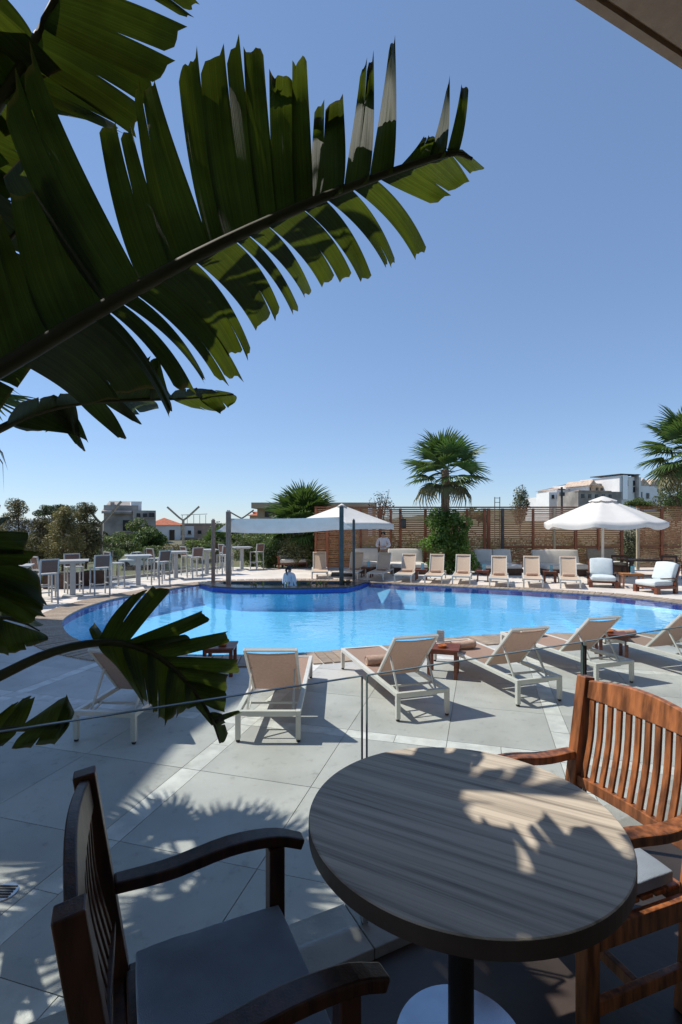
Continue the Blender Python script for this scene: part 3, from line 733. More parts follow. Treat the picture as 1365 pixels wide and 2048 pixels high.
# ---- small tables
def make_side_table(name, wood, label, w_=.42, h_=.38, d_=.42):
    c = empty(name, (0,0,0), 0, label, 'table')
    tp_ = empty; nb = 5
    for k in range(nb):
        y = -d_/2+d_*(k+.5)/nb; MB().box((0,y,h_-.011),(w_,d_/nb-.004,.022)).build('board', wood, c, bevel=.002)
    MB().box((0,0,h_-.045),(w_-.05,d_-.05,.045)).build('apron', wood, c)
    for sx in (-1,1):
        for sy in (-1,1): MB().box((sx*(w_/2-.04),sy*(d_/2-.04),(h_-.022)/2),(.045,.045,h_-.022)).build('leg', wood, c, bevel=.002)
    return c
st = make_side_table('side_table', M_rtab, 's')
place(st, True, (1.36,6.68,0), -.29, 'small red brown side table holding the menu stand and ashtray', 'low wooden tables among the loungers')
place(st, False, (4.05,7.55,0), -.29, 'small red brown side table with only an amber ashtray on it', 'low wooden tables among the loungers')
place(st, False, (-1.62,6.75,0), .05, 'small red brown side table partly hidden behind the drooping banana leaf', 'low wooden tables among the loungers')
def ashtray(x,y,z,label):
    o = MB().lathe([(.035,0),(.055,.005),(.06,.035),(.052,.035),(.045,.012),(.01,.010)],18,(0,0,0)).build('ashtray', M_amber, None, smooth=True); o.location = (x,y,z); tag(o,label,'ashtray','ashtrays on the side tables')
ashtray(1.33,6.60,.381,'amber glass ashtray in front of the white menu stand'); ashtray(4.0,7.50,.381,'amber glass ashtray alone on the side table'); ashtray(-1.58,6.7,.381,'amber glass ashtray on the table behind the banana leaf')
def menu(x,y,z,rz,m,label,grp,s=1):
    e_ = empty('menu_stand',(x,y,z),rz,label,'menu stand',grp)
    MB().box((0,0,.006*s),(.11*s,.06*s,.012*s)).build('base', M_gclip, e_); MB().box((0,0,.10*s),(.10*s,.008,.176*s)).build('card', m, e_)
    mbp = MB()
    for q in range(5): mbp.box((0,-.0055,(.05+.025*q)*s),((.05+.02*(q%3))*s,.002,.006*s))
    mbp.build('print', M_azure if m is M_card else M_card, e_)
menu(1.34,6.77,.381,-.2,M_card,'white menu card in clear stand on red brown side table','menu stands on the tables')
far_tabs = [(735,1157,'between sand loungers, beside the grey sail posts'),(843,1163,'in front of the half shaded daybed'),(966,1166,'between the ivy covered palm and the two-backed daybed'),(1100,1168,'in front of the long cream daybed')]
for px,py,d in far_tabs:
    p = G(px,py); p = p*1.03; p.z = 0
    q = copy_tree(st); q.location = p; q.rotation_euler = (0,0,-.29); tag(q,'dark side table '+d,None,'low wooden tables among the loungers')
    menu(p.x+.05,p.y,.381,.1,M_azure,'pale blue box on table '+d,'blue boxes on the far tables',1.15)
ot = make_side_table('coffee_table', M_otab, 'orange wood coffee table between the two pale blue armchairs', .62,.46,.42)
p = G(1272,1178); ot.location = (p.x,p.y+.25,0); ot.rotation_euler = (0,0,-.2)
menu(p.x+.05,p.y+.25,.461,0,M_azure,'pale blue box on the orange coffee table','blue boxes on the far tables',1.2)

# ---- banana plants
def leaf_obj(plant, rib, wid=.018):
    """midrib mesh; leaf segments are added under it"""
    pts = catmull(rib, 26)
    return MB().tube(pts, [wid*(1-.82*i/26) for i in range(27)], 8).build('leaf', M_rib, plant, smooth=True)
def lobe(leaf, root_a, root_b, tip_a, tip_b, ya, yb, curve=(.62,.35), depth=.3, ripple=.006, n=18, m=5, pw=1.0, curl=0, mid=None, tw=.04, bulge=1.0):
    """one torn segment: photo outline at root and tip, with distance running from ya/yb by depth"""
    bl_ = .10*(Vector(root_b)-Vector(root_a)).length
    def edge(r,t,sg):
        if mid is not None: c = Vector((mid[0],mid[1]))
        else: c = Vector((r[0]+(t[0]-r[0])*curve[0], r[1]+(t[1]-r[1])*curve[1]))
        r = Vector(r); t = Vector(t)
        w_ = (Vector(root_b)-Vector(root_a)).normalized()*sg*bl_
        return [r*(1-u)**2+c*2*u*(1-u)+t*u*u+w_*math.sin(math.pi*u**.7)*bulge for u in [i/n for i in range(n+1)]]
    A, B_ = edge(root_a,tip_a,-1), edge(root_b,tip_b,1); ph = random.uniform(0,6); rg = random.Random(int(root_a[0]*7+root_a[1]*3+tip_a[0]))
    wpx = (Vector(root_b)-Vector(root_a)).length; cuts = [0,1]
    if wpx > 52 and rg.random() < .8: cuts = [0, rg.uniform(.3,.7), 1]
    mb = MB(); wsc = wpx*ya/F; end = rg.uniform(-.5,.5); tipbend = rg.uniform(-.02,.05)
    jag = [rg.uniform(-.014,.014) for _ in range(12)]
    for ci in range(len(cuts)-1):
        s0, s1 = cuts[ci], cuts[ci+1]; u0a = rg.uniform(.45,.8) if ci > 0 else 2; u0b = cu if ci > 0 else 2
        if ci > 0: u0a = cu
        cu = rg.uniform(.55,.85); u1 = cu if ci < len(cuts)-2 else 2
        rows = []; mm = max(3, int(round((s1-s0)*8))); lift = rg.uniform(-.02,.02)
        for i in range(n+1):
            row = []
            for j in range(mm+1):
                q_ = j/mm; u = i/n; s = s0+(s1-s0)*q_
                g0 = max(0,u-u0a)*.07; g1 = max(0,u-u1)*.07; s_e = s+(g0*(1-q_)-g1*q_)*(.5+.5*len(cuts)/3)
                jg = jag[int(s*11)]*(1-(s*11)%1)+jag[min(11,int(s*11)+1)]*((s*11)%1); pt = .16*max(0,abs(q_-.5)*2-.5)**1.5*(1 if (q_ > .5) == (end > 0) else -.9)
                ue = u*(1+(jg+pt)*u**3); k = min(n-1,int(ue*n)) if ue < 1 else n-1; f_ = ue*n-k
                e0 = A[k].lerp(A[k+1],f_) if f_ <= 1 else A[k]+(A[k+1]-A[k])*f_; e1 = B_[k].lerp(B_[k+1],f_) if f_ <= 1 else B_[k]+(B_[k+1]-B_[k])*f_
                q = e0+(e1-e0)*s_e
                Y = ya+(yb-ya)*s+depth*(u**pw)+ripple*math.sin(ph+s*7+u*4)*u+tw*(s-.5)*(.5+u)+.0022*math.sin(s*wpx*.55)+lift*max(0,u-.4)
                Y += curl*max(0,u-.7)**2+tipbend*max(0,u-.8)*4*(.4+s)
                row.append(W(q.x,q.y,Y))
            rows.append(row)
        mb.grid(rows)
    return mb.build('leaf_segment', M_ban, leaf, smooth=True)
bp_label = 'big banana plant with torn paddle leaves beside the terrace'
BAN = empty('banana_plant', (-2.3,2.25,0), 0, bp_label, 'banana plant'); BAN.location = (0,0,0)
def yA(x): return 1.27+.13*x/960
ribA = [(-260,880),(0,738),(200,620),(400,508),(600,415),(760,352),(900,308),(945,318)]
leafA = leaf_obj(BAN, [W(x,y,yA(x)) for x,y in ribA], .024)
UP = [((-150,815),(-10,742),(-240,420),(-60,420)),((-5,738),(100,675),(-60,390),(8,445)),
 ((105,672),(213,606),(22,400),(128,360)),
 ((213,606),(283,565),(6,225),(70,112)),
 ((283,565),(343,533),(197,252),(266,268)),((343,533),(420,497),(268,180),(314,176)),
 ((421,497),(452,480),(356,140),(397,118)),((453,480),(520,449),(401,128),(481,94)),((521,449),(553,434),(488,112),(526,88)),
 ((554,434),(590,417),(539,155),(584,148)),((590,417),(624,402),(585,136),(613,104)),
 ((625,402),(683,380),(630,215),(687,200)),((686,379),(735,358),(722,140),(748,118)),((737,357),(784,340),(780,86),(791,84)),
 ((786,340),(852,318),(846,276),(870,272)),((855,318),(888,308),(893,180),(900,158)),((890,308),(914,304),(922,178),(938,172))]
mids = {2:(95,430),3:(180,380),11:None,12:None,13:None,14:(830,272),15:(890,240),16:(905,225)}
for i,(a,b_,c,d) in enumerate(UP):
    a = (a[0]+2,a[1]+6); b_ = (b_[0]+2,b_[1]+6)
    lb = lobe(leafA,a,b_,c,d,yA(a[0]),yA(b_[0]),(.62 if i<6 else .7,.45),(.118 if i < 11 else .09),.006,mid=None,tw=(-.07 if i in (11,12,13,15) else .016),curl=(-3.0 if i in (11,12,14) else (-1.0 if i > 8 else -.3)))
DN = [((45,738),(188,648),(165,812),(312,772)),((190,648),(214,630),(335,826),(349,822)),((215,629),(240,614),(352,780),(387,776)),
 ((241,614),(271,599),(404,758),(413,760)),((272,598),(320,572),(436,764),(481,750)),((321,572),(391,534),(452,704),(506,709)),
 ((393,533),(474,495),(508,654),(563,624)),((476,494),(500,482),(582,620),(601,624)),((501,482),(540,464),(606,588),(626,588)),
 ((541,464),(609,431),(640,567),(706,552)),((611,430),(654,411),(718,556),(746,558)),((656,410),(704,388),(768,528),(793,526)),((706,387),(750,366),(826,510),(856,502)),
 ((754,364),(898,314),(868,410),(938,360)),((898,310),(930,312),(938,345),(972,338))]
for i,(a,b_,c,d) in enumerate(DN):
    a = (a[0]-5,a[1]-13); b_ = (b_[0]-5,b_[1]-13)
    lobe(leafA,a,b_,c,d,yA(a[0]),yA(b_[0]),(.66,.40) if i < 13 else (.5,.5),.32 if i < 13 else .2,.008,mid=None,bulge=.25)
# second leaf at the top-left, and one behind it
leafB = leaf_obj(BAN, [W(x,y,1.6) for x,y in [(-300,640),(-120,380),(0,205),(70,80),(140,-60),(220,-200)]], .024)
for a,b_,c,d in [((0,205),(20,172),(200,244),(262,274)),((20,172),(50,118),(225,262),(272,236)),((50,118),(85,55),(262,268),(316,172)),((85,55),(122,-30),(318,170),(364,48)),((122,-30),(160,-95),(310,-10),(366,30)),((160,-95),(200,-170),(372,38),(392,0))]:
    lobe(leafB,a,b_,c,d,1.6,1.6,(.5,.42),.10,.006)
for a,b_,c,d in [((-120,380),(-60,290),(-320,160),(-230,100)),((-60,290),(0,205),(-200,90),(-120,40)),((0,205),(70,80),(-110,20),(-60,-80))]:
    lobe(leafB,a,b_,c,d,1.6,1.6,(.5,.42),-.06,.006)
leafC = leaf_obj(BAN, [W(x,y,2.05) for x,y in [(-330,560),(-160,420),(-40,300),(50,180),(120,60)]], .02)
for a,b_,c,d in [((-160,420),(-100,355),(-40,460),(20,400)),((-100,355),(-40,300),(20,402),(62,345)),((-40,300),(10,235),(62,345),(96,285)),((10,235),(50,180),(98,285),(124,190)),((50,180),(90,110),(124,188),(150,110))]:
    lobe(leafC,a,b_,c,d,2.05,2.05,(.5,.45),.12,.006)
# leaf seen edge-on under the big one
def yD(x): return 1.95+.1*x/470
leafD = leaf_obj(BAN, [W(x,y,yD(x)) for x,y in [(-300,985),(-100,905),(0,858),(70,826),(160,806),(260,800),(360,797),(468,789)]], .020)
for a,b_,c,d,dp in [((22,846),(124,812),(146,868),(176,882),.12),((100,816),(128,812),(148,884),(174,908),.2),((124,810),(150,806),(146,862),(160,876),.1),((160,806),(206,803),(232,872),(256,881),.16),((206,803),(240,801),(262,840),(287,852),.16),
 ((30,842),(150,806),(52,862),(108,862),.3),((20,848),(120,812),(40,803),(110,790),-.25),((120,812),(200,802),(120,788),(190,782),-.3),
 ((240,801),(300,799),(262,832),(318,816),.3),((200,802),(300,799),(270,720),(318,716),-.25),((300,799),(345,797),(318,716),(338,790),-.2),
 ((345,797),(400,795),(352,780),(395,776),-.12),((345,797),(400,795),(385,816),(440,824),.12),((400,795),(466,789),(395,776),(440,781),-.10),((400,795),(466,789),(438,826),(470,806),.08)]:
    lobe(leafD,a,b_,c,d,yD(a[0]),yD(b_[0]),(.5,.45),dp,.012)
# petioles from the false stem
SB = Vector((-2.35,2.2,0))
MB().tube([SB, SB+Vector((.05,0,1.0)), SB+Vector((.12,-.05,1.9))],[.13,.115,.08],12).build('false_stem', M_psx, BAN, smooth=True)
stop = SB+Vector((.12,-.05,1.9))
def petiole(p, r=.028):
    p = Vector(p); md = stop.lerp(p,.5)+Vector((0,0,.22)); MB().tube(catmull([stop-Vector((0,0,.3)),md,p],10),[.04-.014*i/10 for i in range(11)],8).build('petiole', M_rib, BAN, smooth=True)
petiole(W(-260,880,yA(-260))); petiole(W(-300,640,1.6)); petiole(W(-330,560,2.05)); petiole(W(-300,985,yD(-300)))
# unseen leaves added to the plant, left and overhead, to shade the table
def free_leaf(plant, base, az, el, L, wd, droop, nseg=11, m=None):
    base = Vector(base); d = Vector((math.cos(az)*math.cos(el), math.sin(az)*math.cos(el), math.sin(el))); pts = []
    for i in range(9):
        t = i/8; pts.append(base+d*(L*t)+Vector((0,0,-droop*t*t)))
    lf = leaf_obj(plant, pts, .02); pts = catmull(pts, nseg*2)
    sd_ = Vector((-math.sin(az), math.cos(az), 0))
    for s in (-1,1):
        for k in range(nseg):
            i0 = int(2+k*(nseg*2-3)/nseg); i1 = i0+2; t = i0/(nseg*2); ww = wd*math.sin(math.pi*min(1,.12+t*.86))**.6*random.uniform(.88,1.08)
            a, b_ = pts[i0], pts[min(i1,nseg*2)]; fw = (b_-a)*random.uniform(.6,1.1); rows = []
            for r_ in range(7):
                u = r_/6; off = sd_*s*ww*u+Vector((0,0,.10*ww*math.sin(u*2)-.42*ww*u*u))+fw*u*u*.8
                rows.append([a.lerp(b_,j/3*.97)+off for j in range(4)])
            MB().grid(rows).build('leaf_segment', M_ban, lf, smooth=True)
    return lf
for az,el,L,wd,dr_ in [(R(-12),R(58),2.3,.36,.55),(R(25),R(66),2.2,.36,.5),(R(-60),R(52),2.2,.36,.7),(R(-25),R(72),2.5,.36,.4)]:
    free_leaf(BAN, stop, az, el, L, wd, dr_)

free_leaf(BAN, (-2.3,1.85,3.3), R(-18), R(12), 1.45, .36, .1, 12); petiole((-2.3,1.85,3.3))  # leaf added to shade the near part of the table
for bx,by,bz,az,L,dr_ in [(-1.62,2.5,3.3,R(-97),1.5,.15),(-1.95,2.4,3.15,R(-88),1.5,.2),(-1.64,2.4,3.5,R(-96),1.4,.1)]:
    petiole((bx,by,bz)); free_leaf(BAN, (bx,by,bz), az, R(6), L, .40, dr_, 13)
# lower plant behind the balustrade
BN2 = empty('banana_plant', (-2.1,2.6,0), 0, 'low banana plant with a drooping leaf behind the glass balustrade', 'banana plant'); BN2.location = (0,0,0)
def yE(x): return 2.05+.25*x/450
leafE = leaf_obj(BN2, [W(x,y,yE(x)) for x,y in [(-420,1560),(-200,1452),(0,1352),(100,1306),(190,1286),(260,1290),(330,1322),(390,1385),(425,1440),(441,1486)]], .026)
for a,b_,c,d,dp,cv in [((192,1286),(214,1284),(178,1258),(190,1246),.05,(.5,.5)),((196,1290),(225,1283),(262,1192),(300,1176),.12,(.35,.6)),((225,1284),(255,1286),(302,1176),(346,1178),.12,(.4,.5)),
 ((250,1284),(285,1296),(398,1224),(424,1240),.15,(.5,.45)),((262,1290),(290,1298),(375,1268),(386,1285),.08,(.5,.6)),((290,1300),(325,1318),(448,1264),(462,1284),.15,(.55,.55)),
 ((318,1314),(352,1338),(470,1318),(482,1346),.14,(.55,.7)),((345,1334),(378,1370),(452,1348),(456,1384),.1,(.5,.6)),((372,1362),(405,1405),(456,1384),(448,1424),.08,(.5,.5)),
 ((198,1290),(250,1290),(232,1330),(288,1408),-.10,(.4,.45)),((245,1290),(300,1304),(284,1396),(306,1412),-.12,(.4,.4)),((298,1304),(345,1336),(306,1420),(332,1442),-.12,(.4,.4)),((340,1332),(378,1368),(330,1444),(372,1420),-.12,(.5,.4)),((374,1364),(402,1400),(372,1420),(392,1412),-.06,(.5,.4)),
 ((398,1396),(424,1438),(392,1414),(424,1452),-.04,(.5,.5)),((418,1430),(441,1484),(446,1428),(456,1468),.05,(.5,.5)),((424,1438),(430,1448),(478,1420),(482,1426),.08,(.5,.6))]:
    lobe(leafE,a,b_,c,d,yE(a[0]),yE(b_[0]),cv,dp,.012)
leafF = leaf_obj(BN2, [W(x,y,2.0) for x,y in [(-330,1330),(-160,1180),(-60,1100),(-20,1060),(0,1010)]], .02)
for a,b_,c,d in [((-40,1080),(-8,1040),(4,1044),(24,1034)),((-60,1104),(-30,1066),(46,1108),(60,1066)),((-90,1128),(-55,1098),(52,1130),(76,1104)),((-110,1145),(-70,1115),(88,1208),(80,1148)),((-125,1158),(-95,1130),(82,1228),(90,1204)),((-150,1175),(-110,1145),(56,1252),(82,1226))]:
    lobe(leafF,a,b_,c,d,2.0,2.0,(.6,.25),.12,.01)
leafG = leaf_obj(BN2, [W(x,y,1.98) for x,y in [(-360,1600),(-150,1500),(0,1462),(60,1458),(110,1456),(140,1440)]], .018)
for a,b_,c,d,dp in [((-60,1476),(0,1462),(20,1412),(66,1388),.12),((0,1462),(40,1460),(46,1400),(70,1396),.12),((40,1460),(112,1456),(72,1432),(132,1390),.1),((112,1456),(140,1440),(133,1391),(150,1424),.06),((60,1458),(138,1442),(22,1500),(112,1486),-.06),((120,1452),(141,1438),(110,1487),(150,1430),-.03),((-60,1476),(30,1460),(-40,1510),(8,1490),-.06)]:
    lobe(leafG,a,b_,c,d,1.98,1.98,(.5,.45),dp,.01)
leafH = leaf_obj(BN2, [W(x,y,2.35) for x,y in [(-300,1330),(-120,1250),(0,1236),(40,1242),(80,1262)]], .016)
for a,b_,c,d,dp in [((-80,1246),(0,1236),(-20,1214),(42,1208),.1),((0,1238),(82,1264),(20,1310),(96,1280),-.1),((-100,1250),(0,1238),(-70,1300),(18,1308),-.1),((0,1236),(60,1252),(40,1222),(88,1250),.1)]:
    lobe(leafH,a,b_,c,d,2.35,2.35,(.5,.45),dp,.01)
S2 = Vector((-2.5,2.7,0)); MB().tube([S2,S2+Vector((.05,0,.7)),S2+Vector((.1,-.05,1.4))],[.11,.10,.07],12).build('false_stem', M_psx, BN2, smooth=True)
for q in (W(-420,1560,yE(-420)),W(-330,1330,2.0),W(-360,1600,1.98),W(-300,1330,2.35)):
    s_ = S2+Vector((.09,-.04,1.2)); MB().tube(catmull([s_,s_.lerp(q,.5)+Vector((0,0,.1)),q],8),[.035-.012*i/8 for i in range(9)],8).build('petiole', M_rib, BN2, smooth=True)

# ================================================================== PALMS
def frond_mesh(seed, r=.95, pet=.72, segs=24, spread=R(190), droop=.16, m=None):
    rg = random.Random(seed); mb = MB()
    mb.tube([(0,0,0),(pet*.5,0,.03),(pet,0,0)],[.018,.014,.01],5)
    for k in range(segs):
        a = -spread/2+spread*(k+.5)/segs+rg.uniform(-.02,.02); d = Vector((math.cos(a), math.sin(a), 0)); L = r*(.72+.28*math.cos(a*.8))*rg.uniform(.9,1.08)
        s = Vector((-d.y,d.x,0)); hw = .5*r*spread/segs*.62
        b0 = Vector((pet,0,0)); dz = -droop*rg.uniform(.6,1.5); z0 = .05*math.cos(k*math.pi)
        p1 = b0+d*L*.45+Vector((0,0,.04)); p2 = b0+d*L*.8+Vector((0,0,dz*.35)); p3 = b0+d*L+Vector((0,0,dz))
        o = len(mb.v)
        mb.v += [tuple(b0), tuple(p1+s*hw), tuple(p1+Vector((0,0,-.025))), tuple(p1-s*hw), tuple(p2+s*hw*.6), tuple(p2+Vector((0,0,-.015))), tuple(p2-s*hw*.6), tuple(p3)]
        mb.f += [(o,o+2,o+1),(o,o+3,o+2),(o+1,o+2,o+5,o+4),(o+2,o+3,o+6,o+5),(o+4,o+5,o+7),(o+5,o+6,o+7)]
    return mb
def fan_palm(name, base, trunk_h, r0, nf, label, scale=1.0, skirt=True, seed=1, elmin=-60):
    rg = random.Random(seed); c = empty(name, base, 0, label, 'palm tree', 'fan palms around the pool')
    prof = []; nz_ = int(trunk_h/.07)
    for i in range(nz_+1):
        t = i/nz_; prof.append(((r0*(1.1-.25*t))*(1+.09*(i%2)), trunk_h*t))
    MB().lathe(prof, 14).build('trunk', M_pbark, c)
    fm = [frond_mesh(seed*10+i).build('frond', M_pal, c) for i in range(3)]
    fo = [frond_mesh(seed*10+7+i, droop=.5).build('frond', M_palold, c) for i in range(1)]
    used = set()
    for i in range(nf):
        t = i/nf; el = R(82-(82-elmin)*t**1.05+rg.uniform(-8,8)); az = i*2.39996+rg.uniform(-.2,.2)
        src = fo[0] if (t > .86 and skirt) else fm[i%3]
        if src.name not in used: o = src; used.add(src.name)
        else: o = src.copy(); COL.objects.link(o)
        s = scale*rg.uniform(.85,1.1)*(1 if t < .8 else .85)
        o.location = (rg.uniform(-.05,.05), rg.uniform(-.05,.05), trunk_h-.05-.3*t*scale); o.rotation_euler = (rg.uniform(-.3,.3), -el, az); o.scale = (s,s,s*1.0)
    for q in fm+fo:
        if q.name not in used: bpy.data.objects.remove(q)
    return c
def at(px, Y, z=0): return Vector(((px-CX)*Y/F, Y, z))
fan_palm('fan_palm', at(891,20.8), 4.25, .18, 32, 'tall fan palm whose trunk rises out of a mound of ivy', 1.12, seed=3, elmin=-38)
fan_palm('fan_palm', at(1375,20.0), 5.0, .18, 34, 'tall fan palm behind the slatted fence next to the white umbrella', 1.18, seed=5, elmin=-55)
fan_palm('fan_palm', at(604,23.6), 2.1, .2, 40, 'bushy low fan palm behind the grey shade sail', 1.25, seed=8, elmin=-25, skirt=False)
fan_palm('fan_palm', at(432,26), 1.1, .12, 20, 'small fan palm behind the bar tables by the wooden post', .55, seed=11, elmin=-50)
# fan palm left of the picture, whose fronds stripe the paving
fan_palm('fan_palm', Vector((-3.08,3.5,0)), 3.05, .13, 22, 'fan palm at the left of the terrace casting striped shade on the paving', .6, seed=21, elmin=-30)

# ================================================================== SCREEN FENCE
FY = 22.0
fence = empty('slatted_fence', (0,FY,0), 0, 'tall brown horizontal slat fence behind the daybeds', 'fence'); fence.location = (0,0,0)
ppx = [632,655,680,722,760,782,801,851,892,934,969,1005,1066,1108,1151,1196,1243,1275,1323,1370,1420]
FTOP = 2.70
pm_ = {}
def fpost(px, m, w_=.10, dy=-.04, top=FTOP-.02):
    X = (px-CX)*FY/F; MB().box((X,FY+dy,top/2),(w_,.08,top)).build('post', m, fence)
for i,px in enumerate(ppx): fpost(px, M_lpost if px in (1275,1108) else (M_gpost if px == 1005 else M_fpost), .11 if px%2 else .09)
fpost(977, M_fpost, .14)
MB().box((((632+1243)/2-CX)*FY/F,FY-.02,FTOP+.03),((1243-632)*FY/F+.1,.14,.06)).build('top_rail', M_fpost, fence)
MB().box((((1275+1420)/2-CX)*FY/F,FY-.02,FTOP+.03),((1420-1275)*FY/F+.1,.14,.06)).build('top_rail', M_fpost, fence)
for i in range(len(ppx)-1):
    if ppx[i] == 1243: continue
    x0, x1 = [(p_-CX)*FY/F for p_ in ppx[i:i+2]]; mb = MB(); rg = random.Random(i)
    zz = .12
    while zz < FTOP-.04:
        mb.box(((x0+x1)/2+rg.uniform(-.004,.004),FY+.02+rg.uniform(-.003,.003),zz+rg.uniform(-.006,.006)),(x1-x0-.02,.022,.057)); zz += .084
    tag(mb.build('slats', M_slat, fence), kind='stuff')
for px0,px1 in ((1275,1420),(1005,1243)):
    MB().box((((px0+px1)/2-CX)*FY/F,FY-.03,.98),((px1-px0)*FY/F,.05,.07)).build('mid_rail', M_fpost, fence)

# speaker hung on the fence
sp = empty('loudspeaker', W(807,1047,FY-.35), 0, 'small black loudspeaker hung on a bracket on the slatted fence', 'loudspeaker')
MB().box((0,0,0),(.22,.2,.40)).build('cabinet', M_black, sp, bevel=.01); MB().box((0,-.105,0),(.18,.012,.35)).build('grille', M_gpost, sp); MB().beam((0,.08,.2),(-.12,.3,.55),.04,.04).build('bracket', M_gpost, sp)

# ================================================================== FAR FURNITURE
def cushion_box(mb, c, d, M=None, puff=.03):
    bm = bmesh.new(); bmesh.ops.create_cube(bm, size=1); bmesh.ops.subdivide_edges(bm, edges=bm.edges[:], cuts=5, use_grid_fill=True)
    for v in bm.verts:
        x,y,z = v.co; bx = (1-(2*x)**2)*(1-(2*y)**2)*(1 if abs(z) > .49 else 0); by = (1-(2*x)**2)*(1-(2*z)**2)*(1 if abs(y) > .49 else 0)
        q = Vector((x*d[0], y*d[1]+math.copysign(by*puff,y), z*d[2]+math.copysign(bx*puff,z)))
        r_ = min(d)*.22; 
        for k in range(3): pass
        q = Vector((c[0],c[1],c[2]))+q
        v.co = (M @ q) if M else q
    o = len(mb.v); bm.verts.index_update(); mb.v += [tuple(v.co) for v in bm.verts]; mb.f += [tuple(o+v.index for v in f.verts) for f in bm.faces]; bm.free(); return mb
def daybed(px0,px1,py,label,backs,seat_m,wood=M_dark_shaded_teak,two=False):
    Y = F*CH/(py-HY); x0,x1 = (px0-CX)*Y/F,(px1-CX)*Y/F; w_ = x1-x0
    c = empty('daybed', ((x0+x1)/2,Y,0), 0, label, 'daybed', 'daybeds against the fence')
    MB().box((0,.75,.14),(w_,1.5,.24)).build('base', wood, c, bevel=.01)
    cushion_box(MB(), (0,.72,.33),(w_-.04,1.4,.15)).build('seat_cushion', seat_m, c, smooth=True, bevel=.03)
    nb = len(backs)
    for k,m in enumerate(backs):
        xx = -w_/2+w_*(k+.5)/nb; M_ = Matrix.Translation((xx,1.35,.40)) @ Matrix.Rotation(R(-18),4,'X')
        cushion_box(MB(), (0,0,.27),(w_/nb-.02,.16,.56),M_).build('back_cushion', m, c, smooth=True, bevel=.03)
    return c
daybed(1093,1192,1153,'long cream daybed under the white umbrella, partly shaded',[M_cream],M_cream)
daybed(968,1047,1151,'cream daybed with two backs, beside the ivy covered palm',[M_cream,M_cream],M_cream)
daybed(783,857,1149,'cream daybed left of the ivy covered palm, half in shade',[M_cream],M_cream)
daybed(712,762,1147,'shaded cream daybed behind the steel sail posts',[M_cream],M_cream)
daybed(1208,1268,1146,'dark framed daybed in the shade behind the pale blue armchairs',[M_khaki],M_cream)
# sofa with pillows at the hedge
def sofa(loc, rz, label):
    c = empty('sofa', loc, rz, label, 'sofa')
    for s in (-1,1):
        MB().box((s*.86,.0,.20),(.07,.75,.06)).build('arm_rail', M_rtab, c); MB().box((s*.86,0,.52),(.08,.78,.05)).build('armrest', M_rtab, c, bevel=.006)
        for y in (-.34,.34): MB().box((s*.86,y,.25),(.07,.07,.5)).build('leg', M_rtab, c)
    MB().box((0,0,.22),(1.66,.74,.08)).build('seat_frame', M_rtab, c); MB().box((0,.36,.5),(1.66,.05,.5)).build('back_frame', M_rtab, c)
    cushion_box(MB(),(0,-.02,.34),(1.62,.72,.15)).build('seat_cushion', M_cream, c, smooth=True, bevel=.03)
    for k in range(4):
        M_ = Matrix.Translation((-.6+k*.4,.22,.58)) @ Matrix.Rotation(R(-16),4,'X') @ Matrix.Rotation(random.uniform(-.25,.25),4,'Y')
        cushion_box(MB(),(0,0,0),(.40,.14,.36),M_,.04).build('pillow', M_cream, c, smooth=True, bevel=.03)
    return c
p = G(590,1137); sofa((p.x,p.y+.4,0), .35, 'dark red wooden sofa with cream pillows in front of the hedge')
lt = make_side_table('low_table', M_rtab, 'low red wooden table between the sofa and the sand loungers', .9,.36,.6); p = G(632,1137); lt.location = (p.x,p.y+.4,0)
# dark dining set under the umbrella, at the right
dt = empty('dining_table', at(1290,19.6), 0, 'dark wooden table in the shade against the slatted fence', 'table')
MB().box((0,0,.60),(1.7,.85,.05)).build('table_top', M_dark_shaded_teak, dt)
for sx in (-1,1):
    for sy in (-1,1): MB().box((sx*.72,sy*.32,.287),(.09,.09,.575)).build('leg', M_dark_shaded_teak, dt)
def dark_chair(loc, rz, label):
    c = empty('wooden_chair', loc, rz, label, 'chair', 'dark wooden chairs by the fence')
    for sx in (-1,1):
        MB().beam((sx*.25,.22,0),(sx*.25,.28,.82),.05,.05).build('rear_leg', M_dark_shaded_teak, c); MB().box((sx*.25,-.22,.31),(.05,.05,.62)).build('front_leg', M_dark_shaded_teak, c); MB().box((sx*.25,0,.62),(.06,.52,.03)).build('armrest', M_dark_shaded_teak, c)
    MB().box((0,0,.40),(.45,.45,.04)).build('seat', M_dark_shaded_teak, c); MB().beam((-.23,.275,.78),(.23,.275,.78),.03,.09).build('top_rail', M_dark_shaded_teak, c); cushion_box(MB(),(0,0,.47),(.44,.44,.09)).build('cushion', M_khaki, c, smooth=True)
dark_chair(at(1240,19.3), 2.6, 'dark wooden chair beside the umbrella pole at the shaded table'); dark_chair(at(1345,18.6), -.2, 'dark wooden chair at the shaded table, behind the pale blue armchair')

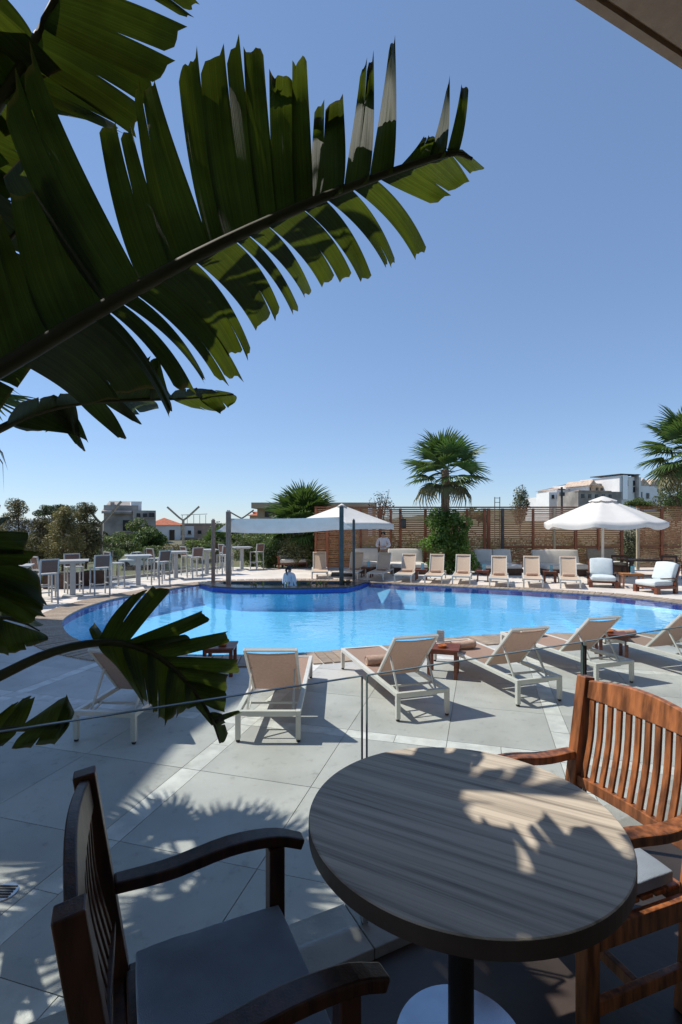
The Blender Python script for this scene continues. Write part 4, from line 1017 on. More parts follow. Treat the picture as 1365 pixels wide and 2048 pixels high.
def low_armchair(loc, rz, label):
    c = empty('lounge_chair', loc, rz, label, 'armchair', 'pale blue lounge chairs by the pool')
    for sx in (-1,1):
        MB().box((sx*.36,-.30,.10),(.11,.13,.2)).build('front_foot', M_rtab, c, bevel=.006); MB().box((sx*.36,.36,.16),(.09,.1,.32)).build('rear_foot', M_rtab, c)
        MB().box((sx*.36,.02,.18),(.09,.62,.07)).build('side_rail', M_rtab, c); MB().box((sx*.40,.08,.44),(.07,.55,.03)).build('armrest', M_dark_shaded_teak, c); MB().beam((sx*.40,.34,.2),(sx*.40,.34,.44),.05,.05).build('arm_post', M_dark_shaded_teak, c)
    MB().box((0,-.30,.18),(.62,.06,.07)).build('front_rail', M_rtab, c); MB().beam((0,.33,.2),(0,.55,.78),.74,.04,up=(0,1,0)).build('back_panel', M_rtab, c)
    cushion_box(MB(),(0,-.02,.285),(.68,.68,.14),None,.035).build('seat_cushion', M_blue, c, smooth=True, bevel=.035)
    M_ = Matrix.Translation((0,.30,.36)) @ Matrix.Rotation(R(-20),4,'X')
    cushion_box(MB(),(0,0,.26),(.66,.16,.52),M_,.045).build('back_cushion', M_blue, c, smooth=True, bevel=.035)
p = G(1217,1176); low_armchair((p.x,p.y+.35,0), -.38, 'low wooden armchair with pale blue cushions nearest the sand loungers')
p = G(1325,1188); low_armchair((p.x,p.y+.35,0), -1.3, 'low wooden armchair with pale blue cushions, turned towards the coffee table')

# ---- umbrellas
def octo_umbrella(px, Y, rad, zrim, ztop, label):
    c = empty('patio_umbrella', at(px,Y), .2, label, 'umbrella', 'white patio umbrellas')
    MB().tube([(0,0,0),(0,0,ztop-.1)],.045,14).build('pole', M_card, c, smooth=True); MB().lathe([(.38,0),(.38,.06),(.10,.10),(.06,.3)],24).build('base', M_gpost, c)
    N_ = 8; mb = MB(); rows = []
    per = 8; nr = 12
    for i in range(nr+1):
        t = .17+.83*i/nr; row = []
        for k in range(N_*per+1):
            a = 2*math.pi*k/(N_*per); u = (k%per)/per; sag = math.sin(math.pi*u)
            rr = rad*t*(1-(1-math.cos(math.pi/N_))*sag)
            z = zrim+(ztop-zrim)*(1-t)**1.0+.015*math.sin(math.pi*t)-.07*sag*t*(1-.3*t)
            row.append((rr*math.cos(a), rr*math.sin(a), z))
        rows.append(row)
    last = rows[-1]; 
    for dz in (.07,.15): rows.append([(x*1.0+.0, y, z-dz*(1+.45*abs(math.sin(math.pi*((k%per)/per))))+0) for k,(x,y,z) in enumerate(last)])
    MB().grid(rows).build('canopy', M_white, c, smooth=True)
    rows = []
    for i in range(5):
        t = .02+.21*i/4; rows.append([(rad*t*math.cos(2*math.pi*k/32), rad*t*math.sin(2*math.pi*k/32), ztop+.06-(ztop-zrim)*t*.85+(-.035 if i == 4 and k%4 else 0)) for k in range(33)])
    MB().grid(rows).build('vent_cap', M_white, c, smooth=True)
    for k in range(N_):
        a = 2*math.pi*k/N_; d = Vector((math.cos(a),math.sin(a),0))
        rb = MB().beam(d*.05+Vector((0,0,ztop-.10)), d*(rad-.03)+Vector((0,0,zrim-.05)), .025,.025).build('rib', M_card, c)
        MB().beam(d*.06+Vector((0,0,zrim-.15)), d*(rad*.5)+Vector((0,0,zrim+(ztop-zrim)*.45)), .02,.02).build('strut', M_card, rb)
    return c
octo_umbrella(1206,18.6,2.06,2.06,2.98,'open white octagonal umbrella over the cream daybed')
def square_umbrella(px, Y, half, zrim, ztop, rz, label):
    c = empty('patio_umbrella', at(px,Y), rz, label, 'umbrella', 'white patio umbrellas')
    MB().tube([(0,0,0),(0,0,ztop-.05)],.05,14).build('pole', M_card, c, smooth=True); MB().box((0,0,.05),(.8,.8,.1)).build('base', M_gpost, c)
    cs = [(half,0),(0,half),(-half,0),(0,-half)]; rows = []
    per = 10
    for i in range(11):
        t = .02+.98*i/10; row = []
        for k in range(41):
            q, u = divmod(k%40,10); u /= 10; a, b_ = cs[q], cs[(q+1)%4]; sag = math.sin(math.pi*u)
            row.append(((a[0]+(b_[0]-a[0])*u)*t, (a[1]+(b_[1]-a[1])*u)*t, ztop-(ztop-zrim)*t-.10*sag*t*(1-t)*2+.03*sag*t))
        rows.append(row)
    for dz in (.10,.20): rows.append([(x,y,z-dz) for x,y,z in rows[10]])
    MB().grid(rows).build('canopy', M_white, c, smooth=True)
    MB().lathe([(.2,ztop-.07),(.1,ztop+.0),(.02,ztop+.05)],8).build('finial', M_white, c, smooth=True)
    for x,y in cs: MB().beam((0,0,ztop-.08),(x*.99,y*.99,zrim-.04),.03,.03).build('rib', M_card, c)
square_umbrella(684,19.5,2.02,1.99,2.74,0,'open white square umbrella behind the grey shade sail')

# ---- shade sail on four posts
def post(px, py0, py1, Y, w_, m, label):
    p = at(px,Y); z1 = CH-(py0-HY)*Y/F; o = empty('sail_post', p, 0, label, 'post', 'posts of the shade sail')
    MB().box((0,0,z1/2),(w_,w_,z1)).build('shaft', m, o, bevel=.008); MB().box((0,0,z1+.02),(w_*.6,w_*.6,.04)).build('cap', M_steel, o)
    return z1
post(427,1040,1170,16.7,.11,M_bpost,'weathered wooden sail post beside the bar tables, the shorter one'); post(457.5,1023,1173,16.15,.14,M_bpost,'weathered wooden sail post at the bar counter, the taller one')
post(683.5,1013,1176,15.95,.14,M_gpost,'dark grey sail post in front of the white square umbrella'); post(708,1040,1165,17.2,.09,M_gpost,'thin dark grey sail post beside the sand loungers')
cB,cC,cD,cA = W(462,1037,16.15),W(681,1034,15.95),W(706,1056,17.2),W(430,1063,16.7)
rows = []
for i in range(13):
    u = i/12; row = []
    for j in range(25):
        s = j/24; a = cB.lerp(cC,s); d = cA.lerp(cD,s); p = a.lerp(d,u); p.z -= .10*math.sin(math.pi*s)*(.25+.9*u)+.06*math.sin(math.pi*u); p.y += .22*math.sin(math.pi*s)*(u-.5)*-1
        row.append(p)
    rows.append(row)
sail = MB().grid(rows).build('shade_sail', M_sail, None, smooth=True); tag(sail,'grey cloth shade sail stretched between four posts over the pool bar','shade sail')

# ---- sunken pool bar
bar = empty('pool_bar', (-1.8,16.4,0), 0, 'sunken bar with dark stone counter at the edge of the pool', 'bar'); bar.location = (0,0,0)
BO = [Vector(v) for v in [(-4.7,16.55),(-4.0,15.55),(-3.2,15.18),(-1.25,15.10),(.2,15.35),(.62,16.1),(.98,17.15)]]
def off_line(P,d):
    out = []
    for i in range(len(P)):
        t = (P[min(i+1,len(P)-1)]-P[max(i-1,0)]).normalized(); out.append(P[i]+Vector((-t.y,t.x))*d)
    return out
BI = off_line(BO,.5)
for i in range(len(BO)-1):
    q = [BO[i],BO[i+1],BI[i+1],BI[i]]
    MB().prism(q,.035,.085).build('counter_slab', M_dark, bar)
    w2 = [BO[i].lerp(BI[i],.08),BO[i+1].lerp(BI[i+1],.08),BI[i+1].lerp(BO[i+1],.1),BI[i].lerp(BO[i],.1)]
    MB().prism(w2,-.12,.033).build('counter_wall', M_ptw, bar); MB().prism(w2,DEP,-.122).build('counter_footing', M_ptf, bar)
fl = [BI[k] for k in range(len(BI))]+[Vector((.9,17.75)),Vector((-4.5,17.6))]
MB().prism(fl,-1.0,-.92).build('bar_floor', M_conc, bar)
MB().prism([Vector((-4.6,17.2)),Vector((1.0,17.2)),Vector((1.0,17.42)),Vector((-4.6,17.42))],-1.0,.03).build('back_wall', M_dark, bar)
rg = random.Random(4)
for k in range(26):
    s = rg.uniform(.36,.80); ii = s*(len(BO)-1); a = int(ii); p = (BO[a].lerp(BO[a+1],ii-a)).lerp(BI[a].lerp(BI[a+1],ii-a), rg.uniform(.5,.85)); mb = MB()
    for q in range(7):
        an = rg.uniform(0,6.28); l_ = rg.uniform(.08,.17); e_ = Vector((math.cos(an)*.05,math.sin(an)*.05,l_)); s_ = Vector((-math.sin(an),math.cos(an),0))*.012
        mb.add([-s_,s_,e_*.7+s_*1.3,e_,e_*.7-s_*1.3],[(0,1,2,3,4)])
    o = mb.build('small_plant', M_dry if k%3 else M_hedge); o.location = (p.x,p.y,.087); tag(o,'tuft of short spiky plant growing along the bar counter','plant','tufts along the bar counter')

# ---- people
def skin(name, verts, edges, m, parent, sub=2):
    me = bpy.data.meshes.new(name); me.from_pydata([v[0] for v in verts], edges, []); me.materials.append(m)
    o = bpy.data.objects.new(name, me); COL.objects.link(o); o.parent = parent
    sk = o.modifiers.new('skin','SKIN'); sk.use_smooth_shade = True
    for i,v in enumerate(verts):
        d = me.skin_vertices[0].data[i]; r_ = v[1]; d.radius = r_ if isinstance(r_,tuple) else (r_,r_); d.use_root = (i == 0)
    ss = o.modifiers.new('sub','SUBSURF'); ss.levels = sub; ss.render_levels = sub
    return o
def hair_cap(parent, c, r, name='hair', tail=False):
    mb = MB(); rows = []
    for i in range(9):
        th = R(5)+R(112)*i/8; rows.append([(c[0]+r*1.04*math.sin(th)*math.cos(p_), c[1]+r*1.08*math.sin(th)*math.sin(p_)+.012+(.02 if i > 4 and math.sin(p_) < -.2 else 0), c[2]+r*1.22*math.cos(th)+(.07 if i > 5 and math.sin(p_) < -.35 else 0)) for p_ in [2*math.pi*j/16 for j in range(17)]])
    o = MB().grid(rows).build(name, M_hair, parent, smooth=True)
    if tail: MB().tube([(c[0],c[1]+.1,c[2]+.03),(c[0]+.01,c[1]+.15,c[2]-.06),(c[0],c[1]+.12,c[2]-.22)],[.035,.04,.012],8).build('ponytail', M_hair, o, smooth=True)
def person(loc, rz, label, lower, arms, tail):
    """standing figure facing local -Y"""
    c = empty('person', loc, rz, label, 'person', None); H = 1.68
    head = (0,-.01,H-.11)
    V = [((0,0,.95),(.13,.10)),((0,0,1.12),(.115,.085)),((0,.01,1.30),(.15,.10)),((0,.01,1.40),(.12,.08)),((0,0,1.46),.05),((0,-.005,1.50),.048),((0,-.012,1.575),(.072,.088)),((0,-.006,1.65),(.058,.072)),((0,-.085,1.56),.018)]
    E_ = [(0,1),(1,2),(2,3),(3,4),(4,5),(5,6),(6,7),(6,8)]
    for s in (-1,1):
        b0 = len(V); V += [((s*.09,0,.88),.088),((s*.10,-.01,.48),.056),((s*.10,.01,.09),.036),((s*.10,-.13,.035),(.036,.026))]; E_ += [(0,b0),(b0,b0+1),(b0+1,b0+2),(b0+2,b0+3)]
        sh = Vector((s*.19,.01,1.38)); el, wr = arms(s)
        b1 = len(V); hd = wr+(wr-el).normalized()*.09
        V += [(tuple(sh),.05),(tuple(el),.038),(tuple(wr),.026),(tuple(hd),(.030,.016))]; E_ += [(3,b1),(b1,b1+1),(b1+1,b1+2),(b1+2,b1+3)]
        for q in range(4):
            bf = len(V); dirn = (wr-el).normalized(); off = Vector((.016*(q-1.5),0,0)); V += [(tuple(hd+dirn*.05+off+Vector((0,-.01,-.01))),.009)]; E_ += [(b1+3,bf)]
        bf = len(V); V += [(tuple(wr+(wr-el).normalized()*.05+Vector((-s*.035,-.01,0))),.009)]; E_ += [(b1+2,bf)]
    body = skin('body', V, E_, M_skin, c)
    # shirt and trousers follow the body
    SV = [((0,0,.93),(.155,.12)),((0,0,1.12),(.145,.11)),((0,.01,1.30),(.175,.12)),((0,.01,1.41),(.13,.09)),((0,0,1.455),.062)]; SE = [(0,1),(1,2),(2,3),(3,4)]
    for s in (-1,1):
        el, wr = arms(s); b1 = len(SV); SV += [((s*.195,.01,1.375),.068),(tuple(el),.054),(tuple(el.lerp(wr,.7)),.045)]; SE += [(3,b1),(b1,b1+1),(b1+1,b1+2)]
    skin('shirt', SV, SE, M_shirt, c)
    if lower:
        TV = [((0,0,.97),(.145,.115)),((0,0,.90),(.15,.12))]; TE = [(0,1)]
        for s in (-1,1): b1 = len(TV); TV += [((s*.09,0,.82),.10),((s*.10,-.005,.48),.075),((s*.10,.01,.08),.06)]; TE += [(1,b1),(b1,b1+1),(b1+1,b1+2)]
        skin('trousers', TV, TE, M_khaki, c)
    hair_cap(c, (0,-.005,1.60), .088, tail=tail)
    fm = MB()                                           # eyes and mouth
    for s in (-1,1): fm.lathe([(.004,-.004),(.010,0),(.004,.004)],8,(s*.032,-.088,1.585))
    fm.build('eyes', M_hair, c); MB().box((0,-.090,1.525),(.045,.008,.008)).build('mouth', M_rtab, c)
    return c
p = at(767,20.1); person((p.x,p.y,0), -.35, 'person in white shirt and khaki trousers standing behind the daybeds, hands together', True, lambda s: (Vector((s*.27,-.02,1.12)), Vector((s*.08,-.22,1.10))), False)
p = G(583,1166); person((p.x,16.45,-.92-.12), 2.5, 'person in white shirt with dark ponytail standing in the sunken bar', True, lambda s: (Vector((s*.27,0,1.10)), Vector((s*.20,-.2,.98))), True)

# ---- bar tables and stools
def make_stool():
    c = empty('bar_stool', (0,0,0), 0, 's', 'bar stool'); hw = .20
    for s in (-1,1):
        MB().beam((s*hw,-.20,0),(s*hw,-.20,.745),.035,.035).build('front_leg', M_stool, c)
        MB().sweep([(s*hw,.22,0),(s*hw,.20,.74),(s*hw,.26,1.11)],.035,.035,up=(0,1,0)).build('rear_leg', M_stool, c)
        MB().beam((s*hw,-.19,.32),(s*hw,.2,.32),.022,.03).build('side_bar', M_stool, c)
    MB().beam((-hw,-.20,.26),(hw,-.20,.26),.03,.03).build('footrest', M_stool, c); MB().box((0,0,.76),(.44,.44,.03)).build('seat', M_stool, c, bevel=.006)
    MB().beam((0,.208,.80),(0,.257,1.105),.375,.024,up=(0,1,0)).build('back_panel', M_wick, c); MB().beam((-.215,.262,1.12),(.215,.262,1.12),.035,.03).build('back_rail', M_stool, c)
    return c
def make_bar_table():
    c = empty('bar_table', (0,0,0), 0, 't', 'bar table')
    MB().box((0,0,.985),(.8,.8,.03)).build('table_top', M_stool, c, bevel=.005); MB().box((0,0,.94),(.6,.6,.05)).build('under_frame', M_stool, c)
    MB().box((0,0,.48),(.14,.14,.90)).build('column', M_stool, c, bevel=.006); MB().box((0,0,.015),(.5,.5,.03)).build('base', M_stool, c)
    return c
bt = make_bar_table(); bs = make_stool(); fi = True; fs = True
TAB = [(28,1212,'by the banana leaf',(-1,1,2)),(146,1192,'before the brown planters',(-1,1,2,3)),(277,1172,'next after the planters',(-1,1)),(352,1157,'beside the tall lamp post',(-1,1)),(414,1149,'beside the weathered sail posts',(-1,1)),(484,1139,'nearest the hedge',(-1,1))]
for px,py,d,sides in TAB:
    p = G(px,py); rz = .45+random.uniform(-.1,.1); place(bt, fi, p, rz, 'grey high bar table '+d, 'bar tables along the glass fence'); fi = False
    for s in sides:
        a = {-1:math.pi+.45,1:.45,2:.45+math.pi/2,3:.45-math.pi/2}[s]
        if s == 3: continue
        q = p+Vector((math.cos(a),math.sin(a),0))*.68
        rzs = a-math.pi/2+{-1:.5,1:-1.15,2:.2}[s]+random.uniform(-.15,.15)
        place(bs, fs, q, rzs, {-1:'bar stool nearer the banana leaf at the table ',1:'bar stool nearer the hedge at the table ',2:'bar stool on the far side of the table '}[s]+d, 'bar stools at the high tables'); fs = False

# ---- glass fence, planters, lamps at the left edge of the deck
gf = empty('glass_fence', (-8,18,0), 0, 'low glass fence along the edge of the deck behind the bar tables', 'fence'); gf.location = (0,0,0)
A_ = Vector((-10.9,13.2,0)); B_ = Vector((-5.45,22.7,0)); d = (B_-A_); Lf = d.length; d.normalize()
nf = 8
for k in range(nf):
    a = A_+d*(Lf*k/nf+.04); e = A_+d*(Lf*(k+1)/nf-.04); nrm = Vector((-d.y,d.x,0))*.006
    MB().hexa([a-nrm+Vector((0,0,.12)),e-nrm+Vector((0,0,.12)),e+nrm+Vector((0,0,.12)),a+nrm+Vector((0,0,.12)),a-nrm+Vector((0,0,1.0)),e-nrm+Vector((0,0,1.0)),e+nrm+Vector((0,0,1.0)),a+nrm+Vector((0,0,1.0))]).build('glass_panel', M_glass, gf)
for k in range(nf+1):
    a = A_+d*(Lf*k/nf); MB().beam(a,a+Vector((0,0,1.05)),.05,.05).build('post', M_steel, gf)
MB().beam(A_+Vector((0,0,.05)),B_+Vector((0,0,.05)),.14,.1).build('kerb', M_conc, gf)
def conifer(loc, hgt, rad, seed, label):
    rg = random.Random(seed); c = empty('conifer', loc, 0, label, 'tree', 'young conifers by the bar tables')
    t_ = MB(); t_.tube([(0,0,0),(.03,0,hgt*.5),(0,.02,hgt)],[.05,.035,.01],6); cl = []
    for k in range(26):
        z = hgt*(.12+.85*k/26); r_ = rad*(1-(z/hgt)**1.6)+.12
        for q in range(3):
            a = rg.uniform(0,6.28); rr = r_*rg.uniform(.3,1); e_ = (rr*math.cos(a),rr*math.sin(a),z+rg.uniform(-.05,.15)); cl.append((e_,(.20*rg.uniform(.6,1.3),.20,.13)))
            t_.tube([(0,0,z-.1),e_],[.012,.004],4,False)
    t_.build('trunk', M_bark, c); foliage(MB(), cl, 8000, .085, asp=.3).build('crown', M_conif, c)
def planter(px0,px1,py,label,hgt=.45):
    Y = F*CH/(py-HY); x0,x1 = (px0-CX)*Y/F,(px1-CX)*Y/F; c = empty('planter', ((x0+x1)/2,Y+.3,0), .1, label, 'planter', 'brown planters behind the bar tables')
    MB().box((0,0,hgt/2),(x1-x0,.6,hgt)).build('trough', M_brown, c, bevel=.01); MB().box((0,0,hgt+.004),(x1-x0-.08,.52,.012)).build('soil', M_coffee, c)
planter(86,146,1178,'dark brown planter behind the bar table, nearer the banana leaf'); planter(158,209,1172,'dark brown planter at the foot of the forked lamp post')
conifer(at(126,16.3,.46), 2.05, .62, 1,'young conifer in the dark planter nearer the banana leaf'); conifer(at(172,17.2,.46), 2.2, .6, 2,'young conifer in the dark planter at the forked lamp post')
conifer(at(85,17.6,-.3), 2.6, .9, 3,'bushy conifer left of the planters'); conifer(at(36,18.2,-.5), 3.45, 1.0, 4,'tall conifer with a spiky top above the banana leaf')
conifer(at(-15,15.5,-.3), 2.4, .9, 5,'conifer at the edge behind the nearest bar table')
def ylamp(px, Y, fork, tips, label):
    zf = CH-(fork-HY)*Y/F; b0 = at(px,Y,-.3); c = empty('forked_lamp', b0, 0, label, 'lamp post', 'forked lamp posts along the deck')
    MB().beam((0,0,0),(0,0,zf+.3),.09,.08).build('pole', M_bpost if False else M_lamp, c)
    for tx,ty in tips:
        q = W(tx,ty,Y)-b0; MB().sweep([(0,0,zf+.28),(q.x*.25,0,zf+.3+(q.z-zf-.3)*.18),q],.07,.06,up=(0,1,0)).build('arm', M_lamp, c)
M_lamp = mat('lamp_bronze', (.32,.28,.21), .5, .1, 5)
ylamp(203,17.9,1046,[(167,1005),(243,1003)],'forked lamp post at the brown planter, in front of the ruined house')
ylamp(367,21.6,1040,[(335,1014),(399,1013)],'forked lamp post in front of the sandstone house'); ylamp(484,26,1036,[(455,1021),(508,1020)],'forked lamp post half hidden by the shade sail')

# ================================================================== VEGETATION ROUND THE DECK
def bush(name, c, r, n, size, m, label, cat='bush', group=None, k=14, cr=.38, trunk=None):
    o = empty(name, (c[0],c[1],c[2]-r[2]), 0, label, cat, group); o.location = (c[0],c[1],c[2])
    cl = clumps_in((0,0,0), r, k, (r[0]*cr,r[1]*cr,r[2]*cr)); foliage(MB(), cl, n, size).build('crown', m, o)
    t_ = MB(); limbs(t_, (0,0,-r[2]-(trunk or .2)), (0,0,.1*r[2]), [q[0] for q in cl[:8]], max(.03,r[0]*.05)); t_.build('trunk', M_bark, o)
    return o
# ivy mound at the palm
iv = empty('ivy', at(893,20.3), 0, 'mound of glossy ivy round the trunk of the tall fan palm', 'ivy')
cl = []
for k in range(60):
    z = random.uniform(.1,2.45); w_ = 1.0*(1-.12*z) if z < 1.9 else .75
    cl.append(((random.uniform(-w_,w_)+(.25 if z < .8 else 0), random.uniform(-.35,.45), z),(.32,.28,.28)))
foliage(MB(), cl, 9000, .10, asp=.75).build('leaves', M_ivy, iv)
t_ = MB(); limbs(t_, (0,.1,0),(0,.1,1.9),[q[0] for q in cl[:14]],.05); t_.build('stems', M_bark, iv)
Yh = 24.2
bush('hedge_shrub', at(565,23.3,.85),(1.25,.7,1.0),6500,.09,M_hedge,'dark leafy hedge behind the sofa','bush','hedge behind the sofa',k=26)
bush('hedge_shrub', at(628,22.9,.8),(.9,.6,.95),4500,.09,M_hedge,'dark leafy hedge between the sofa and the slatted fence','bush','hedge behind the sofa',k=20)
bush('flowering_shrub', at(590,22.8,.95),(.8,.5,.75),3800,.08,M_olive,'pale flowering shrub growing over the hedge behind the sofa','bush',k=16)
bush('hedge_shrub', at(505,24.6,.75),(1.3,.7,1.0),5000,.09,M_shrub,'light green hedge shrub behind the last bar table','bush',k=22)
bush('hedge_shrub', at(540,23.0,.3),(.5,.4,.4),1800,.07,M_shrub,'small clipped shrub at the foot of the hedge','bush',k=8)
bush('hedge_shrub', at(1258,24.0,1.0),(.75,.6,1.1),4500,.08,M_olive,'olive green hedge showing through the gap in the slatted fence','bush',k=22)
for k,(px,Y,z,rx,rz_,m) in enumerate([(640,25.5,.9,2.2,1.2,M_hedge),(800,26.5,.6,2.4,1.2,M_shrub),(940,27,.5,2.4,1.1,M_hedge),(1060,27,.5,2.6,1.1,M_olive),(1180,27,.5,2.4,1.2,M_shrub),(1330,25.5,.9,2.0,1.4,M_olive)]):
    bush('shrub', at(px,Y,z),(rx,1.0,rz_),4200,.12,m,['dark','bright green','deep green','grey green','fresh green','olive'][k]+' shrub seen through the slatted fence, '+['behind the square umbrella','behind the loudspeaker','right of the palm trunk','behind the two-backed daybed','behind the octagonal umbrella','at the right end'][k],'bush','shrubs behind the slatted fence',k=18)
# trees beyond the deck on the left
def tree_at(name, px, py_top, py_bot, Y, rx, m, label, n=6000, size=.25, k=22, cr=.36, group='trees beyond the deck'):
    zt = CH-(py_top-HY)*Y/F; zb = CH-(py_bot-HY)*Y/F; rz_ = (zt-zb)/2
    return bush(name, at(px,Y,(zt+zb)/2),(rx,rx*.8,rz_),n,size,m,label,'tree',group,k=k,cr=cr,trunk=max(.5,zb+2.6-.6))
# umbrella pine with a flattened dome
pn = empty('stone_pine', at(118,58,-1.5), 0, 'dark stone pine with a broad domed crown beside the ruined house', 'tree', 'trees beyond the deck')
Zc = CH-(1028-HY)*58/F+1.5; cl = []
for k in range(70):
    a = random.uniform(0,6.28); rr = math.sqrt(random.random()); cl.append(((rr*2.55*math.cos(a), rr*2.0*math.sin(a), Zc+1.35*(1-rr*rr)**.5*random.uniform(.35,1)-.3),(.52,.52,.30)))
foliage(MB(), cl, 15000, .17, asp=.35).build('crown', M_pine, pn)
t_ = MB(); limbs(t_, (0,0,-.8),(0,0,Zc-.2),[q[0] for q in cl[:26]],.24); t_.build('trunk', M_bark, pn)
tree_at('broadleaf_tree',272,1040,1112,46,2.3,M_shrub,'bright green rounded tree in front of the red roofed house',9000,.2)
tree_at('broadleaf_tree',300,1058,1110,44,1.7,M_hedge,'dark green tree between the bright rounded tree and the red roofed house',5000,.2)
tree_at('broadleaf_tree',235,1068,1120,38,1.6,M_shrub,'low spreading green tree below the ruined house',5000,.17)
tree_at('broadleaf_tree',185,1052,1100,52,1.9,M_pine,'dark tree against the wall of the ruined house',5500,.2)
tree_at('broadleaf_tree',165,1060,1125,30,1.5,M_conif,'grey green tree behind the planters',4500,.14)
tree_at('broadleaf_tree',100,1062,1130,32,2.0,M_conif,'grey green tree below the stone pine',5500,.15)
tree_at('broadleaf_tree',40,1060,1130,34,2.2,M_pine,'dark tree behind the spiky conifer',5000,.16)
tree_at('broadleaf_tree',-20,1055,1130,34,2.2,M_conif,'grey green tree at the edge beyond the deck',4500,.16)
tree_at('broadleaf_tree',345,1085,1118,40,1.5,M_grass,'dry yellow scrub bush below the red roofed house',3000,.15)
tree_at('broadleaf_tree',400,1078,1110,48,1.9,M_shrub,'green bush below the sandstone house',3600,.17)
tree_at('broadleaf_tree',450,1040,1105,50,1.8,M_hedge,'dark tree right of the sandstone house',4200,.2)
tree_at('broadleaf_tree',545,1040,1110,42,2.6,M_hedge,'dark tree behind the low fan palm',4200,.2)
tree_at('broadleaf_tree',310,1092,1120,33,1.6,M_shrub,'low green bush behind the parked white car',2800,.12)
tree_at('broadleaf_tree',215,1095,1125,28,1.0,M_shrub,'low green bush right of the forked lamp post',2500,.1)
# thin trees above the fence
bush('bare_tree', at(762,40,3.2),(1.1,.8,1.7),620,.16,M_dry,'thin half bare tree above the slatted fence','tree',None,k=22,cr=.32,trunk=3.5)
tw_ = MB(); rg = random.Random(9); pb = at(762,40,-.5)
for k in range(16):
    a = rg.uniform(0,6.28); e_ = Vector((math.cos(a)*rg.uniform(.3,1.1), math.sin(a)*.6, rg.uniform(3.2,5.5))); s_ = Vector((0,0,rg.uniform(1.6,3.6))); tw_.tube([s_,s_.lerp(e_,.55)+Vector((0,0,.1)),e_],[.045,.03,.008],4)
tb = [o for o in bpy.data.objects if o.name.startswith('bare_tree')][0]; bt_ = tw_.build('branches', M_bark, tb); bt_.location = (0,0,-3.7)
bush('slender_tree', at(1040,34,3.2),(1.25*.62,.6,1.35),2600,.12,M_olive,'slender grey green tree rising above the slatted fence','tree',None,k=24,cr=.34,trunk=3.5)
bush('tree', at(1352,32,3.3),(1.3,1.0,1.3),4200,.14,M_olive,'olive tree at the right below the white villas','tree','trees below the white villas',k=22)
bush('tree', at(1282,38,3.5),(1.1,.8,.55),2600,.14,M_shrub,'fresh green tree under the white villa wall','tree','trees below the white villas',k=16)
bush('tree', at(1355,26,3.8),(1.0,.8,1.5),3600,.11,M_hedge,'dark green tree behind the right-hand fan palm','tree','trees below the white villas',k=18)
bush('shrub', at(957,30,2.55),(.9,.6,.5),1500,.1,M_shrub,'rounded bush top showing above the fence right of the palm','bush',None,k=10)

# ================================================================== BUILDINGS
def pbox(px0,px1,pt,pb,Y,depth):
    x0,x1 = (px0-CX)*Y/F,(px1-CX)*Y/F; z1,z0 = CH-(pt-HY)*Y/F, CH-(pb-HY)*Y/F
    return (x0,x1,Y,Y+depth,z0,z1)
def bbox(mb, b): return mb.box(((b[0]+b[1])/2,(b[2]+b[3])/2,(b[4]+b[5])/2),(b[1]-b[0],b[3]-b[2],b[5]-b[4]))
def bld(name, label, cat='building', grp=None): return empty(name,(0,0,0),0,label,cat,grp)
def win(b, px0,px1,pt,pb,Y, m=M_win):
    x = pbox(px0,px1,pt,pb,Y-.06,.10); w_ = bbox(MB(),x).build('window', m, b)
    fr = (x[0]-.08,x[1]+.08,Y-.10,Y+.02,x[4]-.10,x[4]-.02); bbox(MB(),fr).build('sill', M_conc, w_)
def spin(b, px, Y, deg):
    c = at(px, Y, 0); a = R(deg); b.rotation_euler = (0,0,a); q = Matrix.Rotation(a,3,'Z') @ c; b.location = c-q
def gable(b, px0,px1,ridge,eave,Y,depth,m,along_x=True):
    x0,x1 = (px0-CX)*Y/F,(px1-CX)*Y/F; zr,ze = CH-(ridge-HY)*Y/F, CH-(eave-HY)*Y/F; o = .3; mb = MB()
    if along_x: mb.add([(x0-o,Y-o,ze),(x1+o,Y-o,ze),(x1+o,Y+depth+o,ze),(x0-o,Y+depth+o,ze),(x0+depth*.3,Y+depth/2,zr),(x1-depth*.3,Y+depth/2,zr)],[(0,1,5,4),(1,2,5),(2,3,4,5),(3,0,4),(3,2,1,0)])
    else: mb.add([(x0-o,Y-o,ze),(x1+o,Y-o,ze),(x1+o,Y+depth+o,ze),(x0-o,Y+depth+o,ze),((x0+x1)/2,Y-o,zr),((x0+x1)/2,Y+depth+o,zr)],[(0,1,4),(1,2,5,4),(2,3,5),(3,0,4,5),(3,2,1,0)])
    return mb.build('roof', m, b)
# ruined concrete house
r1 = bld('ruined_house','abandoned stained concrete house with slanting roof behind the forked lamp post')
bbox(MB(),pbox(180,244,1010,1100,62,8)).build('wall', M_bgrey, r1)
mb = MB(); x0,x1 = [(p_-CX)*61.5/F for p_ in (172,252)]; zt,zb = CH-(1000-HY)*66/F, CH-(1022-HY)*61.5/F
mb.hexa([(x0,61.5,zb-.3),(x1-1.5,61.5,zb-.3),(x1,69,zt-.3),(x0+.8,69,zt-.3),(x0,61.5,zb),(x1-1.5,61.5,zb),(x1,69,zt),(x0+.8,69,zt)]); mb.build('roof', M_bgrey, r1)
bbox(MB(),pbox(232,252,1002,1030,62.2,6)).build('tower_wall', M_bwhite, r1)
bbox(MB(),pbox(228,272,1020,1100,61.2,7)).build('side_wing', M_bgrey, r1)
for a,c_,e_,f_ in ((234,241,1026,1036),(246,254,1026,1034),(258,268,1025,1034),(208,224,1040,1062)): win(r1,a,c_,e_,f_,61.15)
for px in (225,): MB().box(((px-CX)*66/F,66,4.62),(.5,.5,.5)).build('roof_tank', M_bgrey, r1)
